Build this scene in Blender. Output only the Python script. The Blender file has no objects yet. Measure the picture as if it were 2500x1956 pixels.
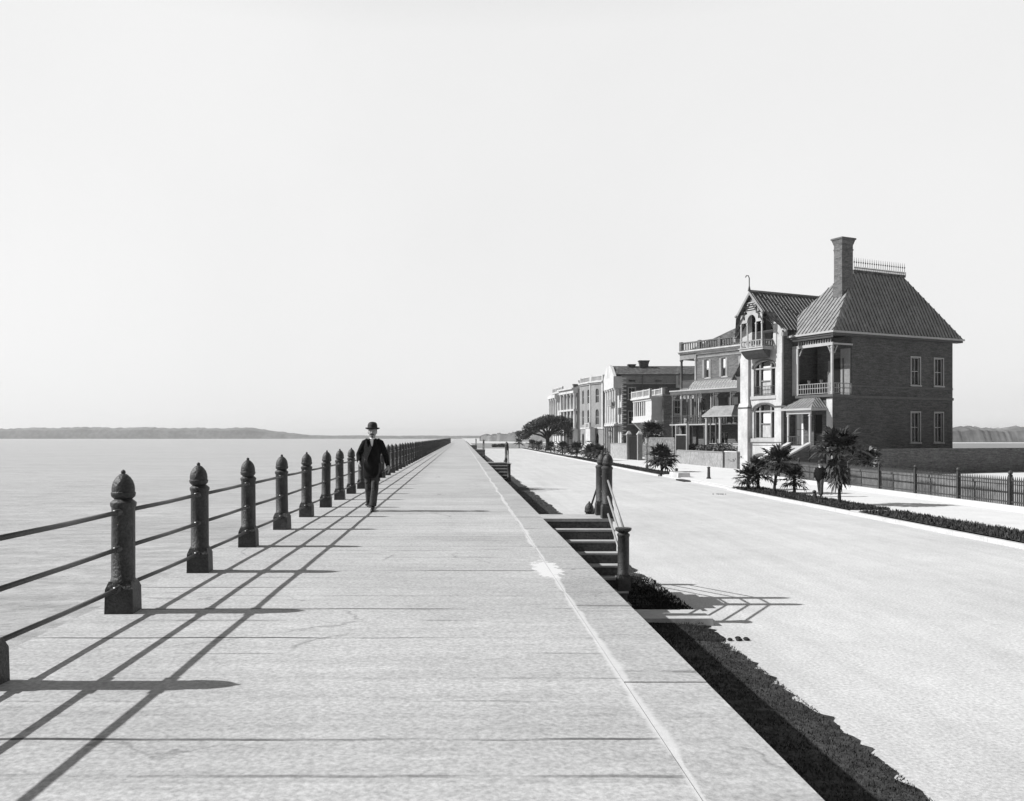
import bpy, math, random
from mathutils import Vector, Matrix
R = math.radians
sc = bpy.context.scene
COL = sc.collection

# ------------------------------------------------------------------ camera, sky, sun, exposure
EYE = 3.06
cam = bpy.data.cameras.new('camera'); cam.sensor_width = 36.0; cam.lens = 36.0 * 2130 / 2500
cam.shift_x = (1250 - 1127) / 2500; cam.shift_y = (1067 - 978) / 2500
cam.clip_start = 0.1; cam.clip_end = 30000
camo = bpy.data.objects.new('camera', cam); COL.objects.link(camo)
camo.location = (0, 0, EYE); camo.rotation_euler = (R(90), 0, 0)
sc.camera = camo
SUN_EL = 37.8
W = bpy.data.worlds.new("World"); sc.world = W; W.use_nodes = True
nt = W.node_tree; nt.nodes.clear()
sky = nt.nodes.new('ShaderNodeTexSky'); sky.sky_type = 'NISHITA'; sky.sun_disc = False
sky.sun_elevation = R(SUN_EL); sky.sun_rotation = R(-90)
sky.air_density = 1.0; sky.dust_density = 2.5; sky.ozone_density = 1.0; sky.altitude = 0
bw = nt.nodes.new('ShaderNodeRGBToBW'); bg = nt.nodes.new('ShaderNodeBackground'); ow = nt.nodes.new('ShaderNodeOutputWorld')
bg.inputs['Strength'].default_value = 0.08
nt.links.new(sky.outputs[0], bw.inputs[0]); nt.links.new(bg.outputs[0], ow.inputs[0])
tc = nt.nodes.new('ShaderNodeTexCoord'); sp = nt.nodes.new('ShaderNodeSeparateXYZ'); nt.links.new(tc.outputs['Generated'], sp.inputs[0])
hz = nt.nodes.new('ShaderNodeMapRange'); nt.links.new(sp.outputs[2], hz.inputs[0])      # whitish haze low in the sky; dimmed overhead to cut fill light
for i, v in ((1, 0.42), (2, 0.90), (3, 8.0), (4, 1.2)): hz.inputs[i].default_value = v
cn = nt.nodes.new('ShaderNodeTexNoise'); cn.inputs['Scale'].default_value = 2.2; cn.inputs['Detail'].default_value = 6; nt.links.new(tc.outputs['Generated'], cn.inputs['Vector'])
cr = nt.nodes.new('ShaderNodeMapRange'); nt.links.new(cn.outputs['Fac'], cr.inputs[0])
for i, v in ((1, 0.3), (2, 0.7), (3, 0.97), (4, 1.03)): cr.inputs[i].default_value = v
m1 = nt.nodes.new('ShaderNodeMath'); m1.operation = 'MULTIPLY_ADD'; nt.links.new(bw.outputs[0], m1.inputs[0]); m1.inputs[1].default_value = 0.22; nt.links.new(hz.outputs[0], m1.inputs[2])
az = nt.nodes.new('ShaderNodeMapRange'); az.interpolation_type = 'SMOOTHSTEP'; nt.links.new(sp.outputs[1], az.inputs[0])   # sky dimmed behind the camera to cut fill light and deepen shade
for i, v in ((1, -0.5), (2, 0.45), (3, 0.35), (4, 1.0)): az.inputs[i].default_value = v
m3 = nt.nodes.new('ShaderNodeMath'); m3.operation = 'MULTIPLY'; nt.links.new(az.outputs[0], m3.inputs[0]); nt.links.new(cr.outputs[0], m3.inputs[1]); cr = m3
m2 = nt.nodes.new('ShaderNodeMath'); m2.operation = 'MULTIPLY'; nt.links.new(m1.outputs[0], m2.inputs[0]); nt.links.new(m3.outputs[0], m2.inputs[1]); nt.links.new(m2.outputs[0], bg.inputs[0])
sl = bpy.data.lights.new('sun', 'SUN'); sl.energy = 4.9; sl.angle = R(0.5); sl.color = (1.0, 1.0, 1.0)
so = bpy.data.objects.new('sun', sl); COL.objects.link(so)
so.rotation_euler = (0, -R(90 - SUN_EL), 0); so.location = (-40, 20, 60)
sc.view_settings.view_transform = 'Standard'; sc.view_settings.look = 'None'
sc.view_settings.exposure = 0.36; sc.view_settings.gamma = 1.0
sc.render.engine = 'CYCLES'

# ------------------------------------------------------------------ materials
def N(t, k, **kw):
    n = t.nodes.new(k)
    for a, v in kw.items(): setattr(n, a, v)
    return n
def mathn(t, op, a, b=None, c=None):
    n = N(t, 'ShaderNodeMath', operation=op)
    for i, v in enumerate((a, b, c)):
        if v is None: continue
        if isinstance(v, (int, float)): n.inputs[i].default_value = v
        else: t.links.new(v, n.inputs[i])
    return n.outputs[0]
def noise(t, vec, scale, detail=4, rough=0.55, sx=1, sy=1, sz=1):
    if (sx, sy, sz) != (1, 1, 1):
        m = N(t, 'ShaderNodeMapping'); m.inputs['Scale'].default_value = (sx, sy, sz)
        t.links.new(vec, m.inputs[0]); vec = m.outputs[0]
    n = N(t, 'ShaderNodeTexNoise'); n.inputs['Scale'].default_value = scale
    n.inputs['Detail'].default_value = detail; n.inputs['Roughness'].default_value = rough
    t.links.new(vec, n.inputs['Vector'])
    return n.outputs['Fac']
def ramp(t, x, a, b, lo=0.0, hi=1.0, smooth=False):
    m = N(t, 'ShaderNodeMapRange'); m.interpolation_type = 'SMOOTHSTEP' if smooth else 'LINEAR'
    for i, v in ((1, a), (2, b), (3, lo), (4, hi)): m.inputs[i].default_value = v
    t.links.new(x, m.inputs[0]); return m.outputs[0]
def base(name, rough=0.8, metal=0.0):
    m = bpy.data.materials.new(name); m.use_nodes = True; t = m.node_tree
    b = t.nodes['Principled BSDF']; b.inputs['Roughness'].default_value = rough; b.inputs['Metallic'].default_value = metal
    if rough >= 0.8: b.inputs['Specular IOR Level'].default_value = 0.12
    g = N(t, 'ShaderNodeNewGeometry'); return m, t, b, g.outputs['Position']
def tone(t, b, v):
    c = N(t, 'ShaderNodeCombineColor'); 
    for i in range(3): t.links.new(v, c.inputs[i])
    t.links.new(c.outputs[0], b.inputs['Base Color'])
def bump(t, b, h, strength, dist=0.02):
    n = N(t, 'ShaderNodeBump'); n.inputs['Strength'].default_value = strength; n.inputs['Distance'].default_value = dist
    t.links.new(h, n.inputs['Height']); t.links.new(n.outputs[0], b.inputs['Normal'])
def mat(name, v, scale=6, amp=0.15, rough=0.8, bs=0.0, bd=0.02, sx=1, sy=1, sz=1, fine=0, famp=0.0, metal=0.0, detail=4):
    """grey v, varied +-amp by a noise of that scale, and +-famp by a finer one"""
    m, t, b, P = base(name, rough, metal)
    n = noise(t, P, scale, detail, 0.6, sx, sy, sz)
    val = ramp(t, n, 0.25, 0.75, v * (1 - amp), v * (1 + amp))
    if fine:
        f = noise(t, P, fine, 2, 0.6)
        val = mathn(t, 'MULTIPLY', val, ramp(t, f, 0.3, 0.7, 1 - famp, 1 + famp))
        n = f if bs else n
    tone(t, b, val)
    if bs: bump(t, b, n, bs, bd)
    return m

def brick(name, v):
    m, t, b, P = base(name, 0.9)
    val = ramp(t, noise(t, P, 0.5, 4, 0.6, 1, 1, 0.7), 0.3, 0.7, v*0.86, v*1.14)
    val = mathn(t, 'MULTIPLY', val, ramp(t, noise(t, P, 1.3, 3, 0.7, 1, 1, 6.5), 0.3, 0.7, 0.62, 1.38))
    val = mathn(t, 'MULTIPLY', val, ramp(t, noise(t, P, 5.5, 2, 0.7, 1, 1, 2.2), 0.3, 0.7, 0.70, 1.30))
    tone(t, b, val); bump(t, b, noise(t, P, 5.5, 2, 0.7, 1, 1, 2.2), 0.4, 0.02); return m
M = {}
M['iron'] = mat('cast_iron', 0.028, 7, 0.7, 0.55, 0.8, 0.012, fine=45, famp=0.5, detail=6)
M['iron_rail'] = mat('iron_pipe', 0.05, 9, 0.35, 0.38, 0.3, 0.006, fine=70, famp=0.25)
M['sunlit_rail'] = mat('sunlit_pipe', 0.26, 9, 0.2, 0.4)  # pale colour stands in for sun glare on the sloping stair rails
def road_mat():
    m, t, b, P = base('street_gravel', 0.95)
    val = ramp(t, noise(t, P, 0.22, 5, 0.6), 0.3, 0.7, 0.46, 0.55)
    val = mathn(t, 'MULTIPLY', val, ramp(t, noise(t, P, 1.6, 3, 0.6, 1, 0.035, 1), 0.35, 0.7, 1.04, 0.93))
    val = mathn(t, 'MULTIPLY', val, ramp(t, noise(t, P, 3.2, 5, 0.75, 1, 0.5, 1), 0.35, 0.7, 0.93, 1.06))
    f = noise(t, P, 22, 3, 0.7); val = mathn(t, 'MULTIPLY', val, ramp(t, f, 0.3, 0.7, 0.72, 1.26))
    sp = ramp(t, noise(t, P, 1.7, 3, 0.7, 0.7, 2.2, 1), 0.70, 0.76, 0, 0.28, True)
    val = mathn(t, 'MULTIPLY', val, mathn(t, 'SUBTRACT', 1.0, sp))
    tone(t, b, val); bump(t, b, f, 0.5, 0.012); return m
M['road'] = road_mat()
M['pavement'] = mat('pavement_stone', 0.60, 0.8, 0.07, 0.9, 0.2, 0.01, fine=10, famp=0.06)
M['kerb'] = mat('kerb_stone', 0.47, 1.5, 0.14, 0.85, 0.3, 0.01, fine=12, famp=0.1)
M['seawall'] = mat('seawall_stone', 0.28, 1.6, 0.3, 0.9, 0.5, 0.03, sz=2.5, fine=16, famp=0.2)
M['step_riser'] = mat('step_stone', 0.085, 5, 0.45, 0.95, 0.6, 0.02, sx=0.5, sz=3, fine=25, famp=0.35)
M['step_tread'] = mat('pale_tread', 0.38, 3, 0.15, 0.9, 0.2, 0.01, fine=20, famp=0.1)  # treads a paler stone tone than the risers
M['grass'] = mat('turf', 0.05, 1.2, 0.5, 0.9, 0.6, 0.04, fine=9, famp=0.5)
M['grass_dark'] = mat('dark_turf', 0.022, 1.8, 0.5, 0.95, 0.6, 0.04, fine=9, famp=0.5)  # darker turf tone around the nearest steps
M['blade'] = mat('grass_blades', 0.05, 2.2, 0.8, 0.9)
M['frond'] = mat('palm_frond', 0.030, 3.5, 0.75, 0.45)
M['frond'].node_tree.nodes['Principled BSDF'].inputs['Specular IOR Level'].default_value = 0.22
M['dead_frond'] = mat('dead_frond', 0.045, 3, 0.6, 0.7)
M['bark'] = mat('bark', 0.03, 6, 0.5, 0.9, 0.6, 0.02)
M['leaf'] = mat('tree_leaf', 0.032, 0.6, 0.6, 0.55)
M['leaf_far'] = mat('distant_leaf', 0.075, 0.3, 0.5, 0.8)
M['brick_dark'] = brick('dark_brick', 0.085)
M['brick_mid'] = brick('weathered_brick', 0.125)
M['stucco'] = mat('pale_stucco', 0.44, 0.9, 0.26, 0.9, 0.15, 0.02, sz=0.5, fine=5, famp=0.08)
M['stucco_dull'] = mat('stained_stucco', 0.22, 0.6, 0.22, 0.9, 0.2, 0.02, sz=0.5, fine=5, famp=0.15)
M['trim'] = mat('painted_trim', 0.34, 1.5, 0.15, 0.7)
M['white_paint'] = mat('white_lime_paint', 0.46, 2, 0.1, 0.85)
M['frame'] = mat('window_frame_paint', 0.26, 3, 0.25, 0.7)
M['trim_mid'] = mat('weathered_trim', 0.22, 2, 0.3, 0.7)
M['trim_dark'] = mat('dark_trim', 0.07, 2, 0.3, 0.6)
M['roof_metal'] = mat('standing_seam_roof', 0.21, 1.2, 0.25, 0.6, fine=6, famp=0.2)
M['roof_dark'] = mat('slate_roof', 0.085, 1.2, 0.4, 0.8, fine=3, famp=0.7)
M['roof_pale'] = mat('scalloped_tin_roof', 0.34, 3, 0.4, 0.7, fine=7, famp=0.3)
M['glass'] = mat('window_glass', 0.015, 3, 0.3, 0.12)
M['blind'] = mat('window_blind', 0.7, 2, 0.1, 0.9)
M['curtain'] = mat('lace_curtain', 0.38, 5, 0.4, 0.95, sz=0.3)
M['shutter'] = mat('dark_shutter', 0.05, 4, 0.3, 0.7)
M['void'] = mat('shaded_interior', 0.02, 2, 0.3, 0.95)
M['door'] = mat('dark_door', 0.012, 4, 0.3, 0.95)
M['wall_vine'] = mat('creeper_wall', 0.15, 2.2, 0.55, 0.95, 0.6, 0.06, fine=6, famp=0.5)
M['wall_grey'] = mat('garden_wall_render', 0.24, 1.0, 0.2, 0.95, 0.2, 0.02, fine=4, famp=0.2)
M['suit'] = mat('dark_wool', 0.009, 12, 0.4, 0.9)
M['waist'] = mat('grey_waistcoat', 0.075, 60, 0.4, 0.9)
M['trouser'] = mat('fold_highlight_cloth', 0.05, 14, 0.85, 0.9, sz=0.25)  # vertical grey streaks paint fold highlights into the cloth
M['felt'] = mat('black_felt', 0.010, 8, 0.2, 0.75)
M['skin'] = mat('skin', 0.27, 14, 0.1, 0.6)
M['hair'] = mat('grey_hair', 0.2, 50, 0.4, 0.9)
M['moustache'] = mat('dark_moustache', 0.05, 50, 0.4, 0.9)
M['linen'] = mat('white_linen', 0.78, 10, 0.05, 0.8)
M['leather'] = mat('black_leather', 0.012, 10, 0.3, 0.35)
M['skirt'] = mat('pale_cloth', 0.34, 8, 0.3, 0.9)
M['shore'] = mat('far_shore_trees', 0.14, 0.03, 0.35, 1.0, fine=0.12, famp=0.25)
M['lawn'] = mat('park_lawn', 0.22, 0.05, 0.3, 1.0, sy=4)

def water_mat():
    m, t, b, P = base('harbour_water', 0.3)
    n1 = noise(t, P, 0.9, 6, 0.6, 0.6, 1.4, 1)
    n2 = noise(t, P, 0.035, 4, 0.6, 0.5, 1.6, 1)
    tone(t, b, mathn(t, 'MULTIPLY', ramp(t, noise(t, P, 0.14, 6, 0.7, 0.22, 1.0, 1), 0.3, 0.7, 0.27, 0.38), ramp(t, noise(t, P, 1.1, 7, 0.75, 0.35, 1.3, 1), 0.32, 0.68, 0.62, 1.32)))
    h = mathn(t, 'ADD', n1, mathn(t, 'MULTIPLY', noise(t, P, 4.0, 3, 0.6, 0.6, 1.3, 1), 0.35))
    bump(t, b, h, 0.8, 0.25); b.inputs['IOR'].default_value = 1.33
    return m
M['water'] = water_mat()

def walk_mat(name, v, coping):
    m, t, b, P = base(name, 0.9)
    s = N(t, 'ShaderNodeSeparateXYZ'); t.links.new(P, s.inputs[0]); X, Y = s.outputs[0], s.outputs[1]
    big = noise(t, P, 0.55, 5, 0.6, 1, 0.6, 1)
    fine = noise(t, P, 34, 3, 0.7)
    mid = noise(t, P, 5, 4, 0.65, 0.5, 1.4, 1)
    val = ramp(t, big, 0.3, 0.7, v * 0.90, v * 1.08)
    val = mathn(t, 'MULTIPLY', val, ramp(t, fine, 0.3, 0.7, 0.72, 1.26))
    val = mathn(t, 'MULTIPLY', val, ramp(t, mid, 0.3, 0.7, 0.93, 1.06))
    # broken transverse joints, about 1.08 m apart, each with its own strength
    wob = ramp(t, noise(t, P, 1.3, 2), 0, 1, -0.03, 0.03)
    per = 1.08 if not coping else 2.16
    q = mathn(t, 'DIVIDE', mathn(t, 'ADD', mathn(t, 'ADD', Y, wob), 0.05), per)
    fr = mathn(t, 'ABSOLUTE', mathn(t, 'SUBTRACT', mathn(t, 'FRACT', q), 0.5))
    line = ramp(t, fr, 0.480, 0.490, 0, 1, True)
    st = ramp(t, noise(t, P, 0.9, 3, 0.7, 0.45, 3.0, 1), 0.44, 0.58, 0.06, 0.80, True)
    if coping: st = mathn(t, 'MULTIPLY', st, 0.35)
    val = mathn(t, 'MULTIPLY', val, mathn(t, 'SUBTRACT', 1.0, mathn(t, 'MULTIPLY', line, st)))
    fr2 = mathn(t, 'ABSOLUTE', mathn(t, 'SUBTRACT', mathn(t, 'FRACT', mathn(t, 'ADD', q, 0.43)), 0.5))
    st2 = ramp(t, noise(t, P, 1.1, 3, 0.7, 0.5, 2.2, 1), 0.48, 0.60, 0.0, 0.45, True)
    val = mathn(t, 'MULTIPLY', val, mathn(t, 'SUBTRACT', 1.0, mathn(t, 'MULTIPLY', ramp(t, fr2, 0.478, 0.492, 0, 1, True), st2)))
    # every slab row its own tone, thin pale and dark streaks across, hairline cracks
    wn = N(t, 'ShaderNodeTexWhiteNoise', noise_dimensions='1D'); t.links.new(mathn(t, 'FLOOR', mathn(t, 'ADD', q, 0.5)), wn.inputs['W'])
    val = mathn(t, 'MULTIPLY', val, ramp(t, wn.outputs[0], 0, 1, 0.93, 1.06))
    val = mathn(t, 'MULTIPLY', val, ramp(t, noise(t, P, 1.0, 5, 0.75, 0.35, 5.0, 1), 0.3, 0.72, 0.88, 1.10))
    vo = N(t, 'ShaderNodeTexVoronoi', feature='DISTANCE_TO_EDGE'); vo.inputs['Scale'].default_value = 0.42
    wm = N(t, 'ShaderNodeVectorMath', operation='MULTIPLY_ADD'); nn = N(t, 'ShaderNodeTexNoise'); nn.inputs['Scale'].default_value = 1.7; nn.inputs['Detail'].default_value = 5
    t.links.new(P, nn.inputs['Vector']); t.links.new(nn.outputs['Color'], wm.inputs[0]); wm.inputs[1].default_value = (0.8, 0.8, 0); t.links.new(P, wm.inputs[2]); t.links.new(wm.outputs[0], vo.inputs['Vector'])
    ck = mathn(t, 'MULTIPLY', ramp(t, vo.outputs['Distance'], 0.0, 0.009, 0.34, 0, True), ramp(t, noise(t, P, 0.6, 2), 0.50, 0.62, 0, 1, True))
    val = mathn(t, 'MULTIPLY', val, mathn(t, 'SUBTRACT', 1.0, ck))
    # dark specks and pits
    sp = ramp(t, noise(t, P, 2.6, 2, 0.5), 0.75, 0.80, 0, 0.6, True)
    val = mathn(t, 'MULTIPLY', val, mathn(t, 'SUBTRACT', 1.0, sp))
    # pale mortar along the coping joint, wandering and of uneven width, and one spill of it
    wx = ramp(t, noise(t, P, 0.7, 1), 0, 1, -0.05, 0.05)
    dx = mathn(t, 'ABSOLUTE', mathn(t, 'SUBTRACT', mathn(t, 'ADD', X, wx), 0.985))
    wd = ramp(t, noise(t, P, 1.6, 4), 0.35, 0.7, 0.012, 0.06)
    mm = mathn(t, 'MULTIPLY', ramp(t, mathn(t, 'DIVIDE', dx, wd), 0.4, 1.3, 1, 0, True), 0.7)
    ex = mathn(t, 'DIVIDE', mathn(t, 'SUBTRACT', X, 0.96), 0.15)
    ey = mathn(t, 'DIVIDE', mathn(t, 'SUBTRACT', Y, 9.8), 0.62)
    rr = mathn(t, 'ADD', mathn(t, 'MULTIPLY', ex, ex), mathn(t, 'MULTIPLY', ey, ey))
    rr = mathn(t, 'ADD', rr, ramp(t, noise(t, P, 7, 5, 0.75), 0.25, 0.75, -1.3, 1.0))
    mm = mathn(t, 'MAXIMUM', mm, ramp(t, rr, 0.7, 1.1, 1, 0, True))
    mix = N(t, 'ShaderNodeMix'); t.links.new(mm, mix.inputs[0]); t.links.new(val, mix.inputs[2]); mix.inputs[3].default_value = 0.58
    tone(t, b, mix.outputs[0])
    bump(t, b, fine, 0.25, 0.008)
    return m
M['walk'] = walk_mat('promenade_slabs', 0.40, False)
M['coping'] = walk_mat('promenade_coping', 0.36, True)

# ------------------------------------------------------------------ mesh helpers
class MB:
    """collects boxes, tubes, lathes, polygons; build() links them as ONE mesh object"""
    def __init__(s, m=None): s.v = []; s.f = []; s.m = m
    def add(s, vs, fs):
        o = len(s.v); s.v += [tuple(s.m @ Vector(v)) if s.m else tuple(v) for v in vs]
        s.f += [tuple(o + i for i in f) for f in fs]; return s
    def box(s, x0, x1, y0, y1, z0, z1, tx=0, ty=0):
        """tx, ty: inset of the top (taper)"""
        return s.add([(x0,y0,z0),(x1,y0,z0),(x1,y1,z0),(x0,y1,z0),(x0+tx,y0+ty,z1),(x1-tx,y0+ty,z1),(x1-tx,y1-ty,z1),(x0+tx,y1-ty,z1)],
                     [(3,2,1,0),(4,5,6,7),(0,1,5,4),(1,2,6,5),(2,3,7,6),(3,0,4,7)])
    def lathe(s, prof, c=(0,0,0), n=14, ph=0.0):
        vs, fs = [], []
        for r, z in prof:
            for i in range(n):
                a = 2*math.pi*i/n + ph; vs.append((c[0]+r*math.cos(a), c[1]+r*math.sin(a), c[2]+z))
        k = len(prof)
        for j in range(k-1):
            for i in range(n): fs.append((j*n+i, j*n+(i+1)%n, (j+1)*n+(i+1)%n, (j+1)*n+i))
        fs.append(tuple(range(n))[::-1]); fs.append(tuple((k-1)*n+i for i in range(n)))
        return s.add(vs, fs)
    def tube(s, pts, rad, n=8):
        """tube through points; rad a number or one per point; (rx, ry) pairs make it oval (ry along the first point's side axis)"""
        pts = [Vector(p) for p in pts]; k = len(pts)
        rs = rad if isinstance(rad, (list, tuple)) and len(rad) == k and k > 1 else [rad]*k
        vs, fs = [], []; ref = None
        for j, p in enumerate(pts):
            d = (pts[min(j+1,k-1)] - pts[max(j-1,0)]).normalized()
            if ref is None: ref = Vector((1,0,0)) if abs(d.x) < 0.9 else Vector((0,1,0))
            u = (ref - d*ref.dot(d)).normalized(); w = d.cross(u); ref = u
            r = rs[j]; ru, rw = r if isinstance(r, (list, tuple)) else (r, r)
            for i in range(n):
                a = 2*math.pi*i/n; vs.append(p + u*ru*math.cos(a) + w*rw*math.sin(a))
        for j in range(k-1):
            for i in range(n): fs.append((j*n+i, j*n+(i+1)%n, (j+1)*n+(i+1)%n, (j+1)*n+i))
        fs.append(tuple(range(n))[::-1]); fs.append(tuple((k-1)*n+i for i in range(n)))
        return s.add(vs, fs)
    def ball(s, c, r, n=12, k=8):
        rx, ry, rz = r if isinstance(r, (list, tuple)) else (r, r, r)
        vs, fs = [(c[0],c[1],c[2]-rz)], []
        for j in range(1, k):
            t = math.pi*j/k - math.pi/2
            for i in range(n):
                a = 2*math.pi*i/n; vs.append((c[0]+rx*math.cos(t)*math.cos(a), c[1]+ry*math.cos(t)*math.sin(a), c[2]+rz*math.sin(t)))
        vs.append((c[0],c[1],c[2]+rz)); T = len(vs)-1
        for i in range(n): fs.append((0, 1+(i+1)%n, 1+i)); fs.append((T, 1+(k-2)*n+i, 1+(k-2)*n+(i+1)%n))
        for j in range(k-2):
            for i in range(n): a = 1+j*n; fs.append((a+i, a+(i+1)%n, a+n+(i+1)%n, a+n+i))
        return s.add(vs, fs)
    def prism(s, poly, axis, a, b):
        """2D polygon extruded along axis ('x','y','z') from a to b"""
        def P(u, v, w): return {'x': (w,u,v), 'y': (u,w,v), 'z': (u,v,w)}[axis]
        n = len(poly); vs = [P(u,v,a) for u,v in poly] + [P(u,v,b) for u,v in poly]
        return s.add(vs, [tuple(range(n))[::-1], tuple(range(n,2*n))] + [(i,(i+1)%n,n+(i+1)%n,n+i) for i in range(n)])
    def build(s, name, m, parent=None, smooth=False, kind=None, loc=None):
        me = bpy.data.meshes.new(name); me.from_pydata(s.v, [], s.f); me.materials.append(M[m] if isinstance(m, str) else m)
        me.validate()
        o = bpy.data.objects.new(name, me); COL.objects.link(o)
        if parent: o.parent = parent
        if loc: o.location = loc
        if smooth:
            for p in me.polygons: p.use_smooth = True
            if smooth != 'all':
                try: me.set_sharp_from_angle(angle=R(38))
                except Exception: pass
        if kind: o['kind'] = kind
        fix(me); return o
def fix(me):
    import bmesh
    b = bmesh.new(); b.from_mesh(me)
    if len(b.faces) < 30000: bmesh.ops.recalc_face_normals(b, faces=b.faces)
    b.to_mesh(me); b.free()
def thing(name, label, cat, loc=(0,0,0), rz=0.0, group=None):
    o = bpy.data.objects.new(name, None); COL.objects.link(o); o.empty_display_size = 0.3
    o.location = loc; o.rotation_euler = (0,0,rz); tag(o, label, cat, group); return o
def tag(o, label, cat, group=None, kind=None):
    o['label'] = label; o['category'] = cat
    if group: o['group'] = group
    if kind: o['kind'] = kind
    return o
def copy_tree(o, parent=None):
    c = o.copy(); COL.objects.link(c); c.parent = parent
    for ch in list(o.children): copy_tree(ch, c)
    return c
rnd = random.Random(7)

# ------------------------------------------------------------------ ground, water, promenade, road
ROADEND = 233.0
MB().box(1.2, 900, -40, 2500, -3.0, 0.0).build('ground', 'road', kind='structure')
MB().box(-9000, 1.3, -60, 9000, -4.0, -1.1).build('water', 'water', kind='structure')
MB().box(1.3, 9000, 2500.5, 9000, -4.0, -1.1).build('harbour_water', 'water', kind='structure')
MB().box(-3.05, 1.44, -12, 620, -3.5, 1.44).build('seawall', 'seawall', kind='structure')
w = MB(); w.box(-3.15, 0.98, -12, 620, 1.44, 1.58); w.build('promenade', 'walk', kind='structure')
w = MB(); y = -12.0
rr = random.Random(3)
while y < 620:
    L = 2.16 if y < 60 else 8.64
    e = rr.uniform(-0.006, 0.006)
    w.box(0.984, 1.48 + e, y, y + L - 0.008, 1.41, 1.578 + rr.uniform(-0.003, 0.002)); y += L
w.build('promenade_coping', 'coping', kind='structure')

# street side: turf strip by the seawall, kerb, verge, pavement, park lawn far off
def strip(x0, x1, ya, yb, z, wob=0.0, step=1.0, seed=1, thick=0.3):
    r = random.Random(seed); vs, fs = [], []; n = max(1, int((yb-ya)/step)); k = 5
    ph = [r.uniform(0, 6) for _ in range(4)]
    for i in range(n+1):
        y = ya + (yb-ya)*i/n
        e = wob*(0.5*math.sin(y*0.9+ph[0]) + 0.35*math.sin(y*2.3+ph[1]) + r.uniform(-1, 1))
        for j in range(k): vs.append((x0 + (x1+e-x0)*j/(k-1), y, z*(1 if 0 < j < k-1 else (1 if j == 0 or wob == 0 else 0.02)) + (r.uniform(-0.01, 0.012) if wob else 0)))
    for i in range(n):
        for j in range(k-1): a = i*k+j; fs.append((a, a+1, a+k+1, a+k))
    m = MB(); m.add(vs, fs); return m
strip(1.44, 3.95, 3.5, 13.0, 0.05, 0.07, 0.12, 2).build('turf', 'grass', kind='structure')
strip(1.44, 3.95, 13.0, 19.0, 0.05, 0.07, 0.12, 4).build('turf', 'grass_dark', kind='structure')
strip(1.44, 4.0, 19.0, 300.0, 0.05, 0.06, 0.35, 5).build('turf', 'grass', kind='structure')
def kerb(ya, yb, x0=15.3, x1=15.48):
    m = MB(); y = ya
    while y < yb - 0.1:
        L = min(1.8, yb - y); m.box(x0, x1, y, y+L-0.01, -0.1, 0.13); y += L
    return m
VERGE = [(20.0, 34.0), (34.75, 50.2), (68.0, 233.0)]
kerb(20, 50.3).build('kerb', 'kerb', kind='structure'); kerb(68, 233).build('kerb', 'kerb', kind='structure')
kerb(50.35, 67.95, 15.62, 15.8).build('kerb', 'kerb', kind='structure')
for a, b in VERGE:
    strip(15.48, 17.1 if b < 60 else 16.9, a, b, 0.17, 0, 1.0, 8).build('verge', 'grass', kind='structure')
MB().box(15.48, 15.48+1.62, 34.02, 34.73, -0.1, 0.15).build('pavement', 'kerb', kind='structure')
m = MB(); m.box(17.1, 60, 5, 50.2, -0.2, 0.15); m.box(15.8, 60, 50.2, 68, -0.2, 0.148); m.box(16.9, 60, 68, 232, -0.2, 0.15)
m.box(15.48, 17.1, 5, 20, -0.2, 0.149)
m.build('pavement', 'pavement', kind='structure')
MB().box(4.2, 300, ROADEND+1, 410, -0.2, 0.12).build('lawn', 'lawn', kind='structure')
MB().box(4.2, 300, ROADEND, ROADEND+1, -0.2, 0.16).build('kerb', 'kerb', kind='structure')

# ------------------------------------------------------------------ iron posts and the sea railing
def post_shaft(s=1.0):
    return MB().lathe([(0.098,0.0),(0.098,0.24),(0.103,0.25),(0.103,0.275),(0.097,0.285),(0.095,0.88),(0.102,0.89),(0.106,0.905),(0.106,0.925),(0.084,0.945),(0.07,0.955)], n=10, ph=R(18))
def post_base(): 
    m = MB(); m.box(-0.118,0.118,-0.118,0.118,0,0.205,0.004,0.004); m.box(-0.114,0.114,-0.114,0.114,0.205,0.265,0.022,0.022); return m
def post_cap():
    return MB().lathe([(0.068,0.945),(0.075,0.955),(0.096,0.975),(0.101,0.995),(0.101,1.008),(0.094,1.015),(0.095,1.04),(0.090,1.075),(0.078,1.108),(0.058,1.138),(0.034,1.160),(0.016,1.168),(0.020,1.178),(0.017,1.192),(0.004,1.202)], n=16)
_protos = {}
def make_post(parent, loc, acorn=True, bs=1.0):
    """post part with base and acorn sub-parts; meshes shared"""
    if not _protos:
        _protos['s'] = post_shaft(); _protos['b'] = post_base(); _protos['c'] = post_cap()
        for k, v in list(_protos.items()):
            o = v.build({'s':'post','b':'base','c':'acorn_cap'}[k], 'iron', smooth=(k != 'b')); _protos[k] = o.data; bpy.data.objects.remove(o)
    o = bpy.data.objects.new('post', _protos['s']); COL.objects.link(o); o.parent = parent; o.location = loc
    b = bpy.data.objects.new('base', _protos['b']); COL.objects.link(b); b.parent = o; b.scale = (bs, bs, 1)
    if acorn:
        c = bpy.data.objects.new('acorn_cap', _protos['c']); COL.objects.link(c); c.parent = o
        c.rotation_euler = (rnd.uniform(-0.02,0.02), rnd.uniform(-0.02,0.02), rnd.uniform(0,3))
    return o
rail = thing('iron_railing', 'long black cast iron railing with acorn topped posts along the seaward edge of the promenade', 'railing', (-2.87, 0, 1.58))
PY = [5.2 + 2.2*i for i in range(100)]
for i, y in enumerate(PY):
    o = make_post(rail, (rnd.uniform(-0.012,0.012), y, 0)); o.rotation_euler = (rnd.uniform(-0.012,0.012), rnd.uniform(-0.014,0.014), rnd.uniform(-0.08,0.08))
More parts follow.
